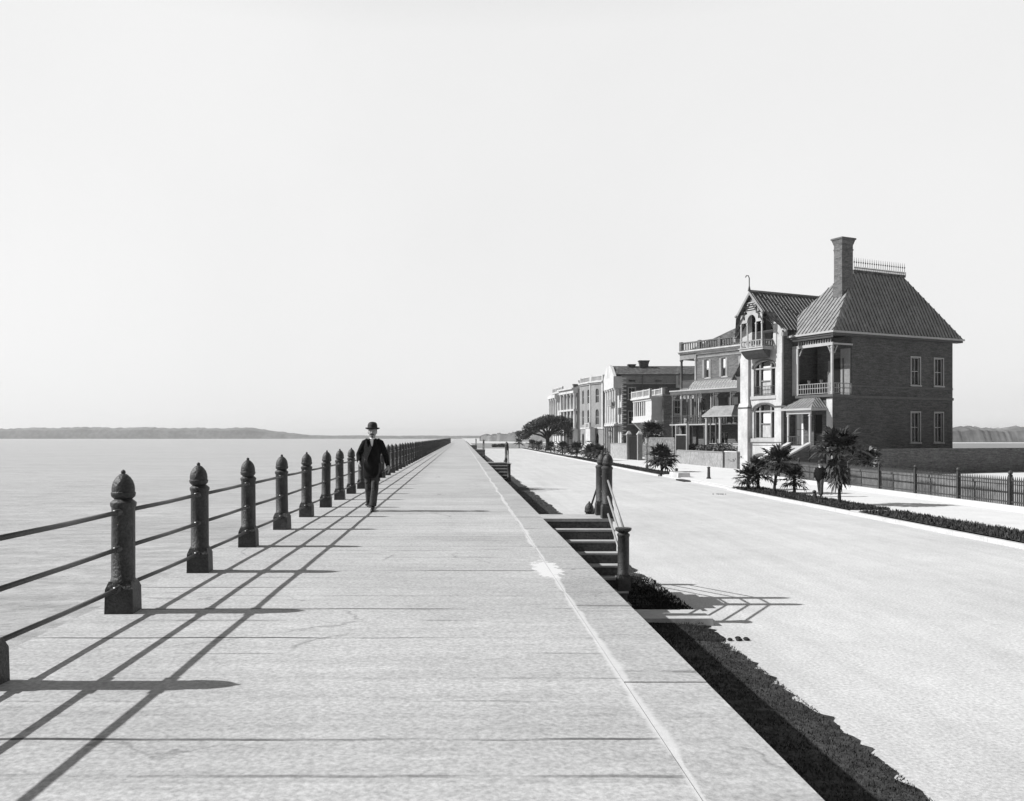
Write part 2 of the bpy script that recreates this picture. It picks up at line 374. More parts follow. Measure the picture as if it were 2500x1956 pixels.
for z in (0.21, 0.54, 0.85):
    m = MB(); y = -6.0
    for i in range(len(PY)-1+5):
        a = 5.2 - 2.2*5 + 2.2*i
        if a + 2.2 > PY[-1] + 0.1: break
        m.tube([(rnd.uniform(-.004,.004), a, z + rnd.uniform(-.006,.006)), (0, a+1.1, z-0.004), (rnd.uniform(-.004,.004), a+2.2, z + rnd.uniform(-.006,.006))], 0.0195, 8)
        m.tube([(0, a-0.17, z), (0, a+0.17, z)], 0.028, 8)
    m.build('rail', 'iron_rail', rail, smooth='all')

# ------------------------------------------------------------------ stone steps down to the street, each with its railing
def steps(y0, label, rlabel, full=True):
    """landing front edge at y0; one flight down towards the camera, one away"""
    t = thing('stone_steps', label, 'steps', (1.485, y0, 0))
    zt = 1.58; rz = zt/9; tr = 0.25
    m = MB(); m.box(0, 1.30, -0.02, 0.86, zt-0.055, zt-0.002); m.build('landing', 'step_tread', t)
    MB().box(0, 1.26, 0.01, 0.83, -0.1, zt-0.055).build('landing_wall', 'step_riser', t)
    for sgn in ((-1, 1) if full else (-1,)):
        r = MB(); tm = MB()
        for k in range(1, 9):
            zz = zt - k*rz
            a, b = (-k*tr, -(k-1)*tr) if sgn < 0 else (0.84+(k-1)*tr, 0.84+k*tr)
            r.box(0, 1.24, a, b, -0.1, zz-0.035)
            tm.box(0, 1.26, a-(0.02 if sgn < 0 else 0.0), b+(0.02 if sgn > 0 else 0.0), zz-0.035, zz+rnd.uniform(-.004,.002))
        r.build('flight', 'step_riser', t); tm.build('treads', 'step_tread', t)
    g = thing('stair_railing', rlabel, 'railing', (2.66, y0, 0))
    make_post(g, (0, 0.10, zt), bs=0.9); make_post(g, (-0.01, 0.74, zt), bs=0.9)
    c = make_post(g, (0.02, -1.40, zt-6*rz), acorn=False, bs=0.9)
    MB().lathe([(0.07,0.945),(0.13,0.985),(0.135,1.0),(0.135,1.03),(0.02,1.035)], n=8).build('flat_cap', 'iron', c)
    if full:
        d = make_post(g, (0, 2.24, zt-6*rz))
    for z in (0.14, 0.45, 0.74):
        pt = MB(); pt.tube([(0.0, 0.12, zt+z), (0.02, -1.40, zt+z-0.77)], 0.02, 8); pt.build('rail', 'sunlit_rail', g, smooth='all')
        pt = MB(); pt.tube([(0.0, 0.10, zt+z), (-0.01, 0.74, zt+z)], 0.02, 8)
        if full: pt.tube([(-0.01, 0.74, zt+z), (0, 2.24, zt+z-0.77)], 0.02, 8)
        pt.build('rail', 'iron_rail', g, smooth='all')
steps(15.85, 'nearest stone steps from promenade down to the street, dark risers below a pale landing', 'black newel posts and sloping pipe rails beside the nearest stone steps')
steps(50.8, 'second stone steps further along the promenade edge', 'narrow dark railing with slim pipes beside the second stone steps')
steps(105.0, 'third stone steps, far along the promenade edge', 'distant railing post standing over the third stone steps', False)
steps(160.0, 'fourth and farthest stone steps near the end of the promenade', 'tiny farthest railing over the fourth stone steps', False)
tag(MB().box(2.80, 4.08, 14.12, 14.88, 0.0, 0.12, 0.01, 0.01).build('stone_slab', 'kerb'), 'pale stone slab lying across the turf beside the foot of the nearest steps', 'slab')

# grass blades over the turf near the camera
def blades(name, areas, seed, h=(0.04, 0.11), m='blade'):
    r = random.Random(seed); mb = MB()
    for x0, x1, ya, yb, z, n in areas:
        for _ in range(n):
            y = ya + (yb-ya)*r.random()**1.3; x = r.uniform(x0, x1); a = r.uniform(0, math.pi)
            hh = r.uniform(*h); ww = hh*0.28; lx, ly = r.uniform(-.6,.6)*hh, r.uniform(-.6,.6)*hh
            dx, dy = math.cos(a)*ww, math.sin(a)*ww
            mb.add([(x-dx,y-dy,z), (x+dx,y+dy,z), (x+lx,y+ly,z+hh)], [(0,1,2)])
    o = mb.build(name, m); o['kind'] = 'stuff'; tag(o, 'short rough grass growing along the foot of the seawall', 'grass'); return o
blades('grass', [(1.5, 3.90, 3.6, 14.1, 0.05, 60000), (1.5, 3.93, 18.6, 48, 0.05, 30000)], 11, (0.008, 0.03))
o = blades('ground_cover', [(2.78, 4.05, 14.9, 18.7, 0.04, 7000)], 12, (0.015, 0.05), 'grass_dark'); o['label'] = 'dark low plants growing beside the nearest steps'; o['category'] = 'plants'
o = blades('verge_grass', [(15.5, 17.1, 20, 34, 0.17, 5000), (15.5, 17.1, 34.8, 50.1, 0.17, 6000), (15.5, 16.9, 68, 130, 0.17, 9000)], 13, (0.05, 0.13)); o['label'] = 'rough grass on the verge between street and pavement'

# ------------------------------------------------------------------ plants
def fan_leaf(mb, o, az, el, L, r, n=11, droop=0.35):
    """one palmetto leaf: stalk then a folded fan of narrow segments"""
    d = Vector((math.cos(az)*math.cos(el), math.sin(az)*math.cos(el), math.sin(el)))
    side = Vector((-math.sin(az), math.cos(az), 0)); up = side.cross(d) * -1
    o = Vector(o); e = o + d*L*0.45 - Vector((0,0,droop*L*0.10))
    mb.tube([o, (o+e)/2 + Vector((0,0,0.02*L)), e], 0.012 + 0.004*L, 4)
    for i in range(n):
        a = R(-95 + 190*i/(n-1)) + r.uniform(-.06,.06)
        ll = L*0.58*(1 - 0.32*abs(a)/R(95)) * r.uniform(0.85, 1.1)
        dd = (d*math.cos(a) + side*math.sin(a) + up*(0.22*abs(math.sin(a)) + r.uniform(-.06,.06))).normalized()
        wv = (side*math.cos(a) - d*math.sin(a))*L*0.050 + up*L*r.uniform(-.02,.02)
        mid = e + dd*ll*0.6; tip = e + dd*ll - Vector((0,0,droop*ll*r.uniform(0.2,0.7)))
        mb.add([e, mid - wv, mid + wv, tip], [(0,1,2),(1,3,2)])
def palm(x, y, z0, trunk, cr, n, label, seed, skirt=0, lean=(0,0), tr=0.10, dens=1.3, low=0.55, name='palmetto', upto=1.25, group='palmettos on the verge'):
    n = int(n*dens); tr *= 0.8
    r = random.Random(seed); t = thing(name, label, 'palm', (x, y, z0), 0, group)
    top = (lean[0], lean[1], trunk)
    tb = MB()
    k = 9; pts = [(lean[0]*(i/k)**1.5 + r.uniform(-.01,.01), lean[1]*(i/k)**1.5, trunk*i/k - (0.05 if i == 0 else 0)) for i in range(k+1)]
    tb.tube(pts, [tr*(1.35 if i == 0 else (1.05 if i % 2 else 0.9)) for i in range(k+1)], 9)
    for i in range(14 if trunk > 0.5 else 5):
        f = r.uniform(0.1, 0.95); a = r.uniform(0, 6.28); p = Vector((top[0]*f, top[1]*f, trunk*f))
        q = p + Vector((math.cos(a), math.sin(a), 0.9))*tr*1.6; tb.tube([p, q], [tr*0.35, tr*0.12], 4)
    tb.build('trunk', 'bark', t)
    cb = MB()
    for i in range(n):
        az = i*2.399963 + r.uniform(-.3,.3); f = (i+0.5)/n
        el = upto - (upto+low)*f + r.uniform(-.12,.12)
        fan_leaf(cb, (top[0], top[1], top[2] - 0.12*f), az, el, cr*r.uniform(0.6,1.12)*(0.85+0.25*math.cos(el)), r, 11, 0.3+0.4*f)
    cb.build('crown', 'frond', t)
    if skirt:
        sb = MB()
        for i in range(int(n*0.9)):
            az = i*2.399963+1; h = trunk - r.uniform(0.05, 1)*skirt*0.55
            fan_leaf(sb, (top[0]*h/trunk, top[1]*h/trunk, h), az, R(-r.uniform(58, 84)), cr*r.uniform(0.5,0.85), r, 8, 0.5)
        sb.build('dead_fronds', 'dead_frond', t)
    return t
palm(16.2, 37.4, 0.15, 2.45, 1.25, 40, 'tallest palmetto on the verge, dead fronds hanging round its trunk', 21, skirt=1.7, lean=(-0.06, 0), tr=0.085, low=0.12)
palm(16.2, 45.2, 0.15, 1.70, 1.15, 34, 'bushy palmetto with the highest crown in the clump opposite the house steps', 22, lean=(0.25, 0), tr=0.10)
palm(16.45, 48.4, 0.15, 1.10, 1.05, 26, 'middle short palmetto of the clump opposite the house steps', 23, tr=0.11)
palm(15.75, 48.0, 0.15, 0.75, 0.95, 26, 'leftmost short palmetto of the clump opposite the house steps', 24, lean=(0.05,0), tr=0.12)
palm(17.2, 45.1, 0.15, 0.80, 0.85, 24, 'low stemless palmetto at the right of the clump opposite the house steps', 25, lean=(0,0), tr=0.10)
palm(16.8, 73.2, 0.15, 1.15, 1.55, 46, 'wide spiky palmetto alone on the verge before the low garden wall', 26, tr=0.13, upto=1.35)
for i, (x, y, th, cr, n, lab) in enumerate([
    (17.1, 108, 1.1, 1.5, 30, 'dark palmetto on the verge just behind the nearest newel posts'),
    (17.0, 115, 1.0, 1.5, 30, 'dark palmetto second beyond the nearest newel posts'),
    (16.9, 128, 1.1, 1.7, 30, 'dark palmetto third beyond the nearest newel posts'),
    (16.9, 146, 1.1, 1.8, 28, 'grey palmetto on the verge before the rusticated bow fronted house'),
    (17.0, 166, 1.0, 1.6, 24, 'small palmetto on the verge just right of the live oak trunk'),
    (17.3, 196, 1.0, 1.9, 26, 'low palmetto on the verge just left of the live oak trunk'),
    (17.4, 214, 1.0, 2.0, 26, 'low spreading palmetto on the verge left of the live oak'),
    (14.9, 226, 1.6, 1.6, 24, 'farthest small palmetto standing at the end of the street')]):
    palm(x, y, 0.15, th, cr, n, lab, 40+i, tr=0.14)
palm(24.5, 112, 0.15, 3.6, 2.1, 44, 'dark palm tree rising over the garden wall before the portico house', 60, tr=0.16, group='palms in the gardens')
palm(24.0, 51.6, 0.15, 1.6, 1.15, 30, 'low dark palm growing behind the iron fence at the right', 61, tr=0.12, group='palms in the gardens')

def leafball(mb, c, rad, n, s, r):
    for _ in range(n):
        while True:
            p = Vector((r.uniform(-1,1), r.uniform(-1,1), r.uniform(-1,1)))
            if 0.2 < p.length < 1: break
        p = Vector((c[0]+p.x*rad[0], c[1]+p.y*rad[1], c[2]+p.z*rad[2]))
        a = Vector((r.uniform(-1,1), r.uniform(-1,1), r.uniform(-1,1))).normalized(); b = a.cross(Vector((r.uniform(-1,1), r.uniform(-1,1), r.uniform(-1,1)))).normalized()
        k = s*r.uniform(0.6,1.3)
        mb.add([p-a*k, p+b*k*0.6, p+a*k, p-b*k*0.6], [(0,1,2,3)])
# live oak with an umbrella crown
def live_oak():
    r = random.Random(5); t = thing('live_oak', 'old live oak with forked limbs and umbrella crown beyond the houses', 'tree', (18.5, 188, 0.1))
    tb = MB(); tb.tube([(0,0,-.1),(0.1,0,1.3),(0.0,0,2.9)], [0.62,0.42,0.4], 10)
    ends = [(-3.6,0,5.0),(-1.9,1,6.2),(-0.4,-1,6.6),(1.4,0.6,6.6),(3.2,-0.6,6.4),(4.8,0.8,5.6),(-5.2,0.4,3.9),(2.2,-2,5.6),(-2,-2,5.4)]
    for e in ends:
        e = Vector(e); m1 = Vector((e.x*0.28, e.y*0.3, 2.9+(e.z-2.9)*0.42)); m2 = Vector((e.x*0.66, e.y*0.7, 2.9+(e.z-2.9)*0.72)) + Vector((r.uniform(-.2,.2),0,r.uniform(-.2,.2)))
        tb.tube([(0,0,2.6), m1, m2, e], [0.28,0.2,0.14,0.06], 6)
        for _ in range(4):
            q = m2 + (e-m2)*r.random(); tb.tube([q, q+Vector((r.uniform(-1.2,1.2), r.uniform(-1,1), r.uniform(0.3,1.0)))], [0.07,0.03], 5)
    tb.build('trunk', 'bark', t)
    cb = MB()
    for i in range(90):
        f = i/89; x = -5.4 + 11.2*f + r.uniform(-.5,.5)
        topz = 7.9 - 0.07*(x-1.2)**2
        c = (x, r.uniform(-2.6,2.6), topz - r.uniform(0.0,1.9 if x < 1 else 3.4) - 0.6)
        leafball(cb, c, (r.uniform(0.8,1.3), 1.2, r.uniform(0.5,0.85)), 200, 0.16, r)
    for i in range(16):   # low branch reaching left
        x = -5.8 - 1.7*r.random() + 1.5*r.random(); leafball(cb, (x+1.2*r.random(), r.uniform(-1,1), 3.7+r.uniform(-.3,.35)), (0.95,0.9,0.34), 110, 0.13, r)
    cb.build('crown', 'leaf', t)
live_oak()
def bush(name, label, loc, rad, n, s, seed, m='leaf', group=None, cat='shrub'):
    r = random.Random(seed); t = thing(name, label, cat, loc, 0, group); sb = MB(); cb = MB()
    for i in range(7):
        a = r.uniform(0, 6.28); sb.tube([(0,0,0), (math.cos(a)*rad[0]*0.5, math.sin(a)*rad[1]*0.5, rad[2]*1.1)], [0.04, 0.015], 5)
    sb.build('stem', 'bark', t)
    for i in range(14):
        p = (r.uniform(-.6,.6)*rad[0], r.uniform(-.6,.6)*rad[1], rad[2]*(0.9+r.uniform(-.5,.5)))
        leafball(cb, p, (rad[0]*.5, rad[1]*.5, rad[2]*.45), n//14, s, r)
    cb.build('foliage', m, t); return t
bush('shrub', 'round dark shrub leaning over the tall garden wall by the gate', (22.8, 121, 1.2), (0.8, 0.8, 1.2), 900, 0.1, 70)
h = bush('hedge', 'dark garden hedge growing above the low grey wall', (25.3, 90.5, 0.15), (0.55, 10.5, 1.35), 12000, 0.11, 71, cat='hedge')

# ------------------------------------------------------------------ far shore and woods
def ridge(name, pts, m, label, cat, seed, depth=60, rough=0.12, step=None):
    """pts: (x, y, height); a bank of tree tops with depth"""
    r = random.Random(seed); vs, fs = [], []
    for (xa, ya, ha), (xb, yb, hb) in zip(pts, pts[1:]):
        L = math.hypot(xb-xa, yb-ya); n = max(2, int(L/step))
        for i in range(n):
            f = i/n; h = (ha+(hb-ha)*f)
            h = h*(1 + rough*(r.uniform(-1,1)*0.7 + 0.6*math.sin(i*0.37+ya) + 0.4*math.sin(i*0.11)))
            vs.append((xa+(xb-xa)*f, ya+(yb-ya)*f, h))
    n = len(vs); V = []
    for x, y, z in vs: V += [(x, y-depth*0.15, -1.5), (x, y, z*0.75), (x+r.uniform(-1,1), y+depth*0.25, z), (x, y+depth, z*0.6), (x, y+depth*1.2, -1.5)]
    for i in range(n-1):
        for j in range(4): a = i*5+j; fs.append((a, a+5, a+6, a+1))
    o = MB().add(V, fs).build(name, m); tag(o, label, cat, kind='stuff'); return o
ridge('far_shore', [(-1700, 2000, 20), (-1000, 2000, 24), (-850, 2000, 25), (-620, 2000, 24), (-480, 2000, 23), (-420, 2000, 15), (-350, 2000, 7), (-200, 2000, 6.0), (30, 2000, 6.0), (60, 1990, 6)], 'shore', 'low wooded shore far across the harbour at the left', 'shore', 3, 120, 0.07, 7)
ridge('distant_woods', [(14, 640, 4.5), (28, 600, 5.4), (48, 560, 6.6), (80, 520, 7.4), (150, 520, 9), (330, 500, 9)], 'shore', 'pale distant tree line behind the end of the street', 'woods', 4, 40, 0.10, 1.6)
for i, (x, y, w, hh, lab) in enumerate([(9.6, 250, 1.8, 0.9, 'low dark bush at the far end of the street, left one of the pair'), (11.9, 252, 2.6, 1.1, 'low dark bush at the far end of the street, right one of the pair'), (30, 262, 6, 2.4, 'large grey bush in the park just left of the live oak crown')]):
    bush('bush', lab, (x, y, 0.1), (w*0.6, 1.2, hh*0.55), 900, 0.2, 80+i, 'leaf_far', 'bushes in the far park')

# ------------------------------------------------------------------ houses: helpers in each house's own frame (x along the street front, y into the house, z up)
def front_P(y0): return lambda s, z, d: (s, y0 + d, z)          # a wall facing -y
def side_P(x0): return lambda s, z, d: (x0 - d, s, z)           # a wall facing +x (towards the camera)
def left_P(x0): return lambda s, z, d: (x0 + d, s, z)
def wall(P, s0, s1, z0, z1, holes=(), rev=0.22, mb=None):
    """wall skin with reveals; holes = (a, b, za, zb) or (a, b, za, zb, rise) for an arched head"""
    mb = mb or MB()
    S = sorted({s0, s1, *[h[0] for h in holes], *[h[1] for h in holes]}); Z = sorted({z0, z1, *[h[2] for h in holes], *[h[3] for h in holes]})
    for a, b in zip(S, S[1:]):
        for c, d in zip(Z, Z[1:]):
            ms, mz = (a+b)/2, (c+d)/2
            if any(h[0] < ms < h[1] and h[2] < mz < h[3] for h in holes): continue
            mb.add([P(a,c,0), P(b,c,0), P(b,d,0), P(a,d,0)], [(0,1,2,3)])
    for h in holes:
        a, b, c, d = h[:4]
        for p, q in (((a,c),(b,c)), ((b,c),(b,d)), ((b,d),(a,d)), ((a,d),(a,c))):
            mb.add([P(*p,0), P(*q,0), P(*q,rev), P(*p,rev)], [(0,1,2,3)])
        if len(h) > 4:
            m, rise, n = (a+b)/2, h[4], 8; w = (b-a)/2
            arc = [(m - w*math.cos(math.pi*i/n), d - rise + rise*math.sin(math.pi*i/n)) for i in range(n+1)]
            for (u, v), (u2, v2) in zip(arc, arc[1:]):
                mb.add([P(u,v,0), P(u2,v2,0), P(u2,d,0), P(u,d,0)], [(0,1,2,3)]); mb.add([P(u,v,0), P(u2,v2,0), P(u2,v2,rev), P(u,v,rev)], [(0,1,2,3)])
    return mb
def pbox(mb, P, a, b, c, d, d0, d1):
    """box on a wall frame, between depths d0 (outside negative) and d1"""
    vs = [P(a,c,d0),P(b,c,d0),P(b,c,d1),P(a,c,d1),P(a,d,d0),P(b,d,d0),P(b,d,d1),P(a,d,d1)]
    return mb.add(vs, [(3,2,1,0),(4,5,6,7),(0,1,5,4),(1,2,6,5),(2,3,7,6),(3,0,4,7)])
def window(par, P, a, b, c, d, cols=2, rows=2, trim='trim', sur=0.0, blind=None, sill=True, fr=0.06, shutters=False, glass='glass'):
    f = MB(); D = 0.15
    for p in ((a,a+fr,c,d), (b-fr,b,c,d), (a+fr,b-fr,c,c+fr), (a+fr,b-fr,d-fr,d)): pbox(f, P, *p, D-0.05, D+0.03)
    for i in range(1, cols): x = a+(b-a)*i/cols; pbox(f, P, x-0.02, x+0.02, c+fr, d-fr, D-0.03, D+0.02)
    for i in range(1, rows):
        z = c+(d-c)*i/rows; t = 0.035 if i*2 == rows else 0.018
        pbox(f, P, a+fr, b-fr, z-t, z+t, D-0.035, D+0.015)
    if sur:
        for p in ((a-sur,a-.003,c-.003,d+sur), (b+.003,b+sur,c-.003,d+sur), (a-.003,b+.003,d+.003,d+sur)): pbox(f, P, *p, -0.05, 0.06)
    o = f.build('window', trim, par)
    pbox(MB(), P, a, b, c, d, D+0.035, D+0.05).build('pane', glass, o)
    if sill: pbox(MB(), P, a-sur-0.06, b+sur+0.06, c-0.13, c-0.004, -0.09, 0.12).build('sill', trim, o)
    if blind:
        k = blind if isinstance(blind, float) else 0.5
        pbox(MB(), P, a+fr+.03, b-fr-.03, d-(d-c)*k, d-fr-.02, D+0.0, D+0.012).build('blind', 'blind', o)
    if shutters:
        w = (b-a)*0.5
        for x0, x1 in ((a-w, a-.02), (b+.02, b+w)): pbox(MB(), P, x0, x1, c, d, -0.06, -0.005).build('shutter', 'shutter', o)
    return o
def balustrade(par, P, a, b, z, h, d0=-0.1, d1=0.12, m='stucco', n=None, name='balustrade', piers=3):
    f = MB(); pbox(f, P, a, b, z, z+h*0.14, d0, d1); pbox(f, P, a, b, z+h*0.86, z+h, d0-.03, d1+.03)
    for i in range(piers):
        x = a + (b-a)*i/(piers-1) if piers > 1 else a; x = min(max(x, a+.18), b-.18); pbox(f, P, x-.18, x+.18, z-.002, z+h*1.08, d0-.05, d1+.05)
    n = n or int(abs(b-a)/0.3)
    for i in range(n):
        x = a + (b-a)*(i+0.5)/n; w = 0.055; pbox(f, P, x-w, x+w, z+h*0.14, z+h*0.86, (d0+d1)/2-w, (d0+d1)/2+w)
    return f.build(name, m, par)
def column(par, x, y, z0, z1, r, m='trim', name='column', n=12):
    h = z1-z0
    return MB().lathe([(r*1.35,0),(r*1.35,h*0.03),(r*1.02,h*0.045),(r,h*0.3),(r*0.86,h*0.93),(r*1.2,h*0.95),(r*1.35,h*0.97),(r*1.35,h)], (x,y,z0), n).build(name, m, par, smooth=True)
def sq_post(par, x, y, z0, z1, w, m='trim', name='column'):
    b = MB(); b.box(x-w, x+w, y-w, y+w, z0, z1); b.box(x-w*1.5, x+w*1.5, y-w*1.5, y+w*1.5, z1-0.22, z1-0.12); b.box(x-w*1.4, x+w*1.4, y-w*1.4, y+w*1.4, z0, z0+0.25); return b.build(name, m, par)
def hip(par, x0, x1, y0, y1, z0, rx0, rx1, ry0, ry1, z1, m, name='roof', ribs=0.0, rm=None, parent_ribs=True):
    """hipped roof from an eave rectangle to a ridge rectangle; ribs = spacing of raised seams on the -y and +x slopes"""
    b = MB(); v = [(x0,y0,z0),(x1,y0,z0),(x1,y1,z0),(x0,y1,z0),(rx0,ry0,z1),(rx1,ry0,z1),(rx1,ry1,z1),(rx0,ry1,z1)]
    b.add(v, [(3,2,1,0),(4,5,6,7),(0,1,5,4),(1,2,6,5),(2,3,7,6),(3,0,4,7)])
    o = b.build(name, m, par)
    if ribs:
        b = MB(); F = [Vector(p) for p in v]
        def seam(p, q):
            d = (q-p)
            if d.length < 0.4: return
            b.tube([p, q], 0.045, 4)
        x = x0 + ribs/2
        while x < x1:      # front slope: run straight up the slope in plan, clipped by the hips
            t = 1.0
            if rx0 > x0 and x < rx0: t = (x-x0)/(rx0-x0)
            if rx1 < x1 and x > rx1: t = min(t, (x1-x)/(x1-rx1))
            seam(Vector((x,y0,z0+.02)), Vector((x, y0+(ry0-y0)*t, z0+(z1-z0)*t+.02))); x += ribs
        y = y0 + ribs/2
        while y < y1:
            t = 1.0
            if y < ry0: t = (y-y0)/(ry0-y0)
            if y > ry1: t = min(t, (y1-y)/(y1-ry1))
            seam(Vector((x1+.01,y,z0+.02)), Vector((x1-(x1-rx1)*t+.01, y, z0+(z1-z0)*t+.02))); y += ribs
        b.build('seams', rm or m, o)
    return o
def chimney(par, x0, x1, y0, y1, z0, z1, m='brick_mid', name='chimney', cap=0.12):
    b = MB(); h = z1-z0
    b.box(x0-.06, x1+.06, y0-.06, y1+.06, z0, z0+h*0.30); b.box(x0, x1, y0, y1, z0+h*0.30, z1-0.62)
    b.box(x0, x1, y0, y1, z1-0.62, z1-0.14, -cap, -cap); b.box(x0-cap-.05, x1+cap+.05, y0-cap-.05, y1+cap+.05, z1-0.14, z1)
    b.box(x0-.035, x1+.035, y0-.035, y1+.035, z1-1.05, z1-0.93)
    return b.build(name, m, par)
def cornice(par, P, a, b, z, m='stucco', steps=((0.0,0.25,0.12),(0.25,0.45,0.30),(0.45,0.6,0.48)), ret=0.0, name='cornice'):
    f = MB()
    for z0, z1, out in steps: pbox(f, P, a-out*(1 if ret else 0), b+out*(1 if ret else 0), z+z0+.001, z+z1, -out, 0.1)
    return f.build(name, m, par)

# ------------------------------------------------------------------ nearest house
H = thing('brick_villa', 'nearest big dark brick house with steep gable, tall chimney and arched triple windows', 'house', (25.65, 80, 0), R(-65))
F0, F1, S9 = front_P(0), front_P(1.15), side_P(9.3)
# gabled wing
w = wall(F0, 0, 5.1, 0, 10.75, [(1.35, 3.75, 0.0, 1.42, 0.55), (1.55, 4.15, 2.93, 5.95, 0.55), (1.55, 4.15, 6.72, 9.8, 0.6)], 0.3)
wall(F0, 0, 5.1, 10.75, 12.5, [(1.35, 3.9, 10.75, 12.5)], 1.6, w)
w.add([(0,0,12.5),(1.35,0,12.5),(1.35,0,14.15),(2.55,0,15.7)], [(0,1,2,3)]); w.add([(5.1,0,12.5),(3.9,0,12.5),(3.9,0,14.05),(2.55,0,15.7)], [(0,1,2,3)])
w.add([(1.35,0,14.1),(3.9,0,14.1),(2.55,0,15.7)], [(0,1,2)])
w.add([(0,0,0),(0,6,0),(0,6,12.5),(0,0,12.5)], [(0,1,2,3)])
w.build('front_wall', 'stucco', H)
w = wall(side_P(5.1), 0, 1.15, 0, 12.5); w.add([(5.1,1.15,8),(5.1,6,8),(5.1,6,12.5),(5.1,1.15,12.5)], [(0,1,2,3)]); w.build('return_wall', 'brick_dark', H)
p = MB()
p.box(0.02, 1.22, -0.42, -0.004, 0, 5.7); p.box(0.02, 1.22, -0.42, -0.004, 5.7, 6.1, 0, 0.13); p.box(0.12, 1.12, -0.24, -0.005, 6.1, 10.1); p.box(0.12, 1.12, -0.24, -0.005, 10.1, 10.5, 0, 0.1)
p.build('pilaster', 'stucco', H); p = MB(); p.box(4.35, 5.13, -0.30, -0.004, 0, 5.7); p.build('pilaster', 'stucco', H); p = MB(); p.box(4.35, 5.13, -0.30, -0.004, 5.7, 6.1, 0, 0.08); p.box(4.45, 5.10, -0.2, -0.005, 6.1, 10.3); p.box(4.5, 5.08, -0.14, -0.006, 10.3, 12.3)
p.build('pilaster', 'stucco', H)
p = MB(); p.box(1.24, 4.33, -0.16, -0.003, 2.62, 2.92); p.box(1.24, 4.33, -0.12, -0.003, 6.42, 6.71); p.build('string_course', 'trim', H)
p = MB(); p.box(-0.03, 1.27, -0.47, 0.02, 5.64, 5.76); p.build('shadow_line', 'trim_dark', H); p = MB(); p.box(4.3, 5.7, -0.36, 0.02, 5.64, 5.76); p.build('shadow_line', 'trim_dark', H); p = MB(); p.box(1.24, 5.12, -0.33, -0.31, 2.56, 2.62); p.build('shadow_line', 'trim_dark', H)  # dark strips drawn as shadow lines below the pilaster step and string course
for c, d, rise in ((2.93, 5.95, 0.55), (6.72, 9.8, 0.6)):
    o = MB(); a, b = 1.55, 4.15
    for x0, x1 in ((a, a+.10), (a+.58, a+.70), (b-.70, b-.58), (b-.10, b)): pbox(o, F0, x0, x1, c, d-(rise*.8 if x0 in (a, b-.10) else .12), 0.14, 0.34)
    pbox(o, F0, a+.1, b-.1, c, c+.07, 0.15, 0.33); pbox(o, F0, a+.1, b-.1, d-rise-.12, d-rise, 0.12, 0.33)
    for x0, x1 in ((a+.70, b-.70),): z = c+(d-c)*0.42; pbox(o, F0, x0, x1, z, z+.07, 0.2, 0.32)
    o = o.build('window', 'frame', H)
    pbox(MB(), F0, a, b, c, d, 0.345, 0.37).build('pane', 'glass', o)
    pbox(MB(), F0, a+.90, b-.84, c+(d-c)*0.42+.1, d-rise-.16 if c < 5 else d-.42, 0.30, 0.315).build('blind', 'blind', o)
    q = MB()
    for x0, x1 in ((a+.78, b-.76),): pbox(q, F0, x0, x1, c+.1, c+(d-c)*0.42-.02, 0.325, 0.335)
    q.build('curtain', 'curtain', o)
    arc = MB(); n = 12; m_ = (a+b)/2; ww = (b-a)/2
    for i in range(n):
        t0, t1 = math.pi*i/n, math.pi*(i+1)/n
        pts = [(m_-(ww+e)*math.cos(t), d-rise+(rise+e)*math.sin(t)) for t, e in ((t0,.02),(t1,.02),(t1,.17),(t0,.17))]
        arc.prism(pts, 'y', -0.10, -0.004)
    arc.build('hood_mould', 'trim_dark', o)
g = MB()
for i in range(15): x = 1.62+2.46*i/14; g.box(x-.012, x+.012, -.035, -.012, 6.75, 7.55)
g.box(1.6, 4.1, -.04, -.01, 7.53, 7.58); g.box(1.6, 4.1, -.04, -.01, 6.85, 6.9); g.build('window_guard', 'iron', H)
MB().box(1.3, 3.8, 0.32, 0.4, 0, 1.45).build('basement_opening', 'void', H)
a = MB()
for i in range(10):
    t0, t1 = math.pi*i/10, math.pi*(i+1)/10
    a.prism([(2.55-(1.2+e)*math.cos(t), 0.87+(.55+e)*math.sin(t)) for t, e in ((t0,0),(t1,0),(t1,.2),(t0,.2))], 'y', -0.08, -0.004)
a.build('arch_ring', 'trim_dark', H)
# loggia and balcony in the gable
MB().box(1.35, 3.9, 1.62, 1.7, 10.7, 14.1).build('loggia_wall', 'stucco_dull', H)
MB().box(2.2, 3.0, 1.5, 1.61, 10.95, 13.4).build('loggia_door', 'door', H)
b = MB(); b.box(1.1, 3.95, -1.25, 0.3, 10.72, 10.9); b.box(1.02, 4.03, -1.33, 0.2, 10.90, 10.99)
b.build('balcony', 'trim', H)
b = MB(); pr = [(-1.2,10.71),(-0.3,10.71),(-0.3,10.0),(-0.6,10.1),(-0.95,10.42)]; b.prism(pr, 'x', 1.2, 3.86); b.build('balcony_soffit', 'shutter', H)  # near-black colour stands in for shade under the balcony
b = MB()
for x0, x1, y0, y1 in ((1.15,3.9,-1.24,-1.14), (3.82,3.92,-1.24,0), (1.14,1.24,-1.14,0)):
    b.box(x0, x1, y0, y1, 11.52, 11.62); b.box(x0, x1, y0, y1, 11.05, 11.12)
for i in range(9): x = 1.3+2.4*i/8; b.box(x-.05, x+.05, -1.22, -1.16, 11.12, 11.52)
for i in range(4): y = -1.0+0.9*i/3; b.box(3.84, 3.9, y-.05, y+.05, 11.12, 11.52)
b.build('balcony_rail', 'trim_mid', H)
for x in (1.28, 2.05, 3.10, 3.80): sq_post(H, x, -1.18, 10.99, 13.2, 0.055)
b = MB()
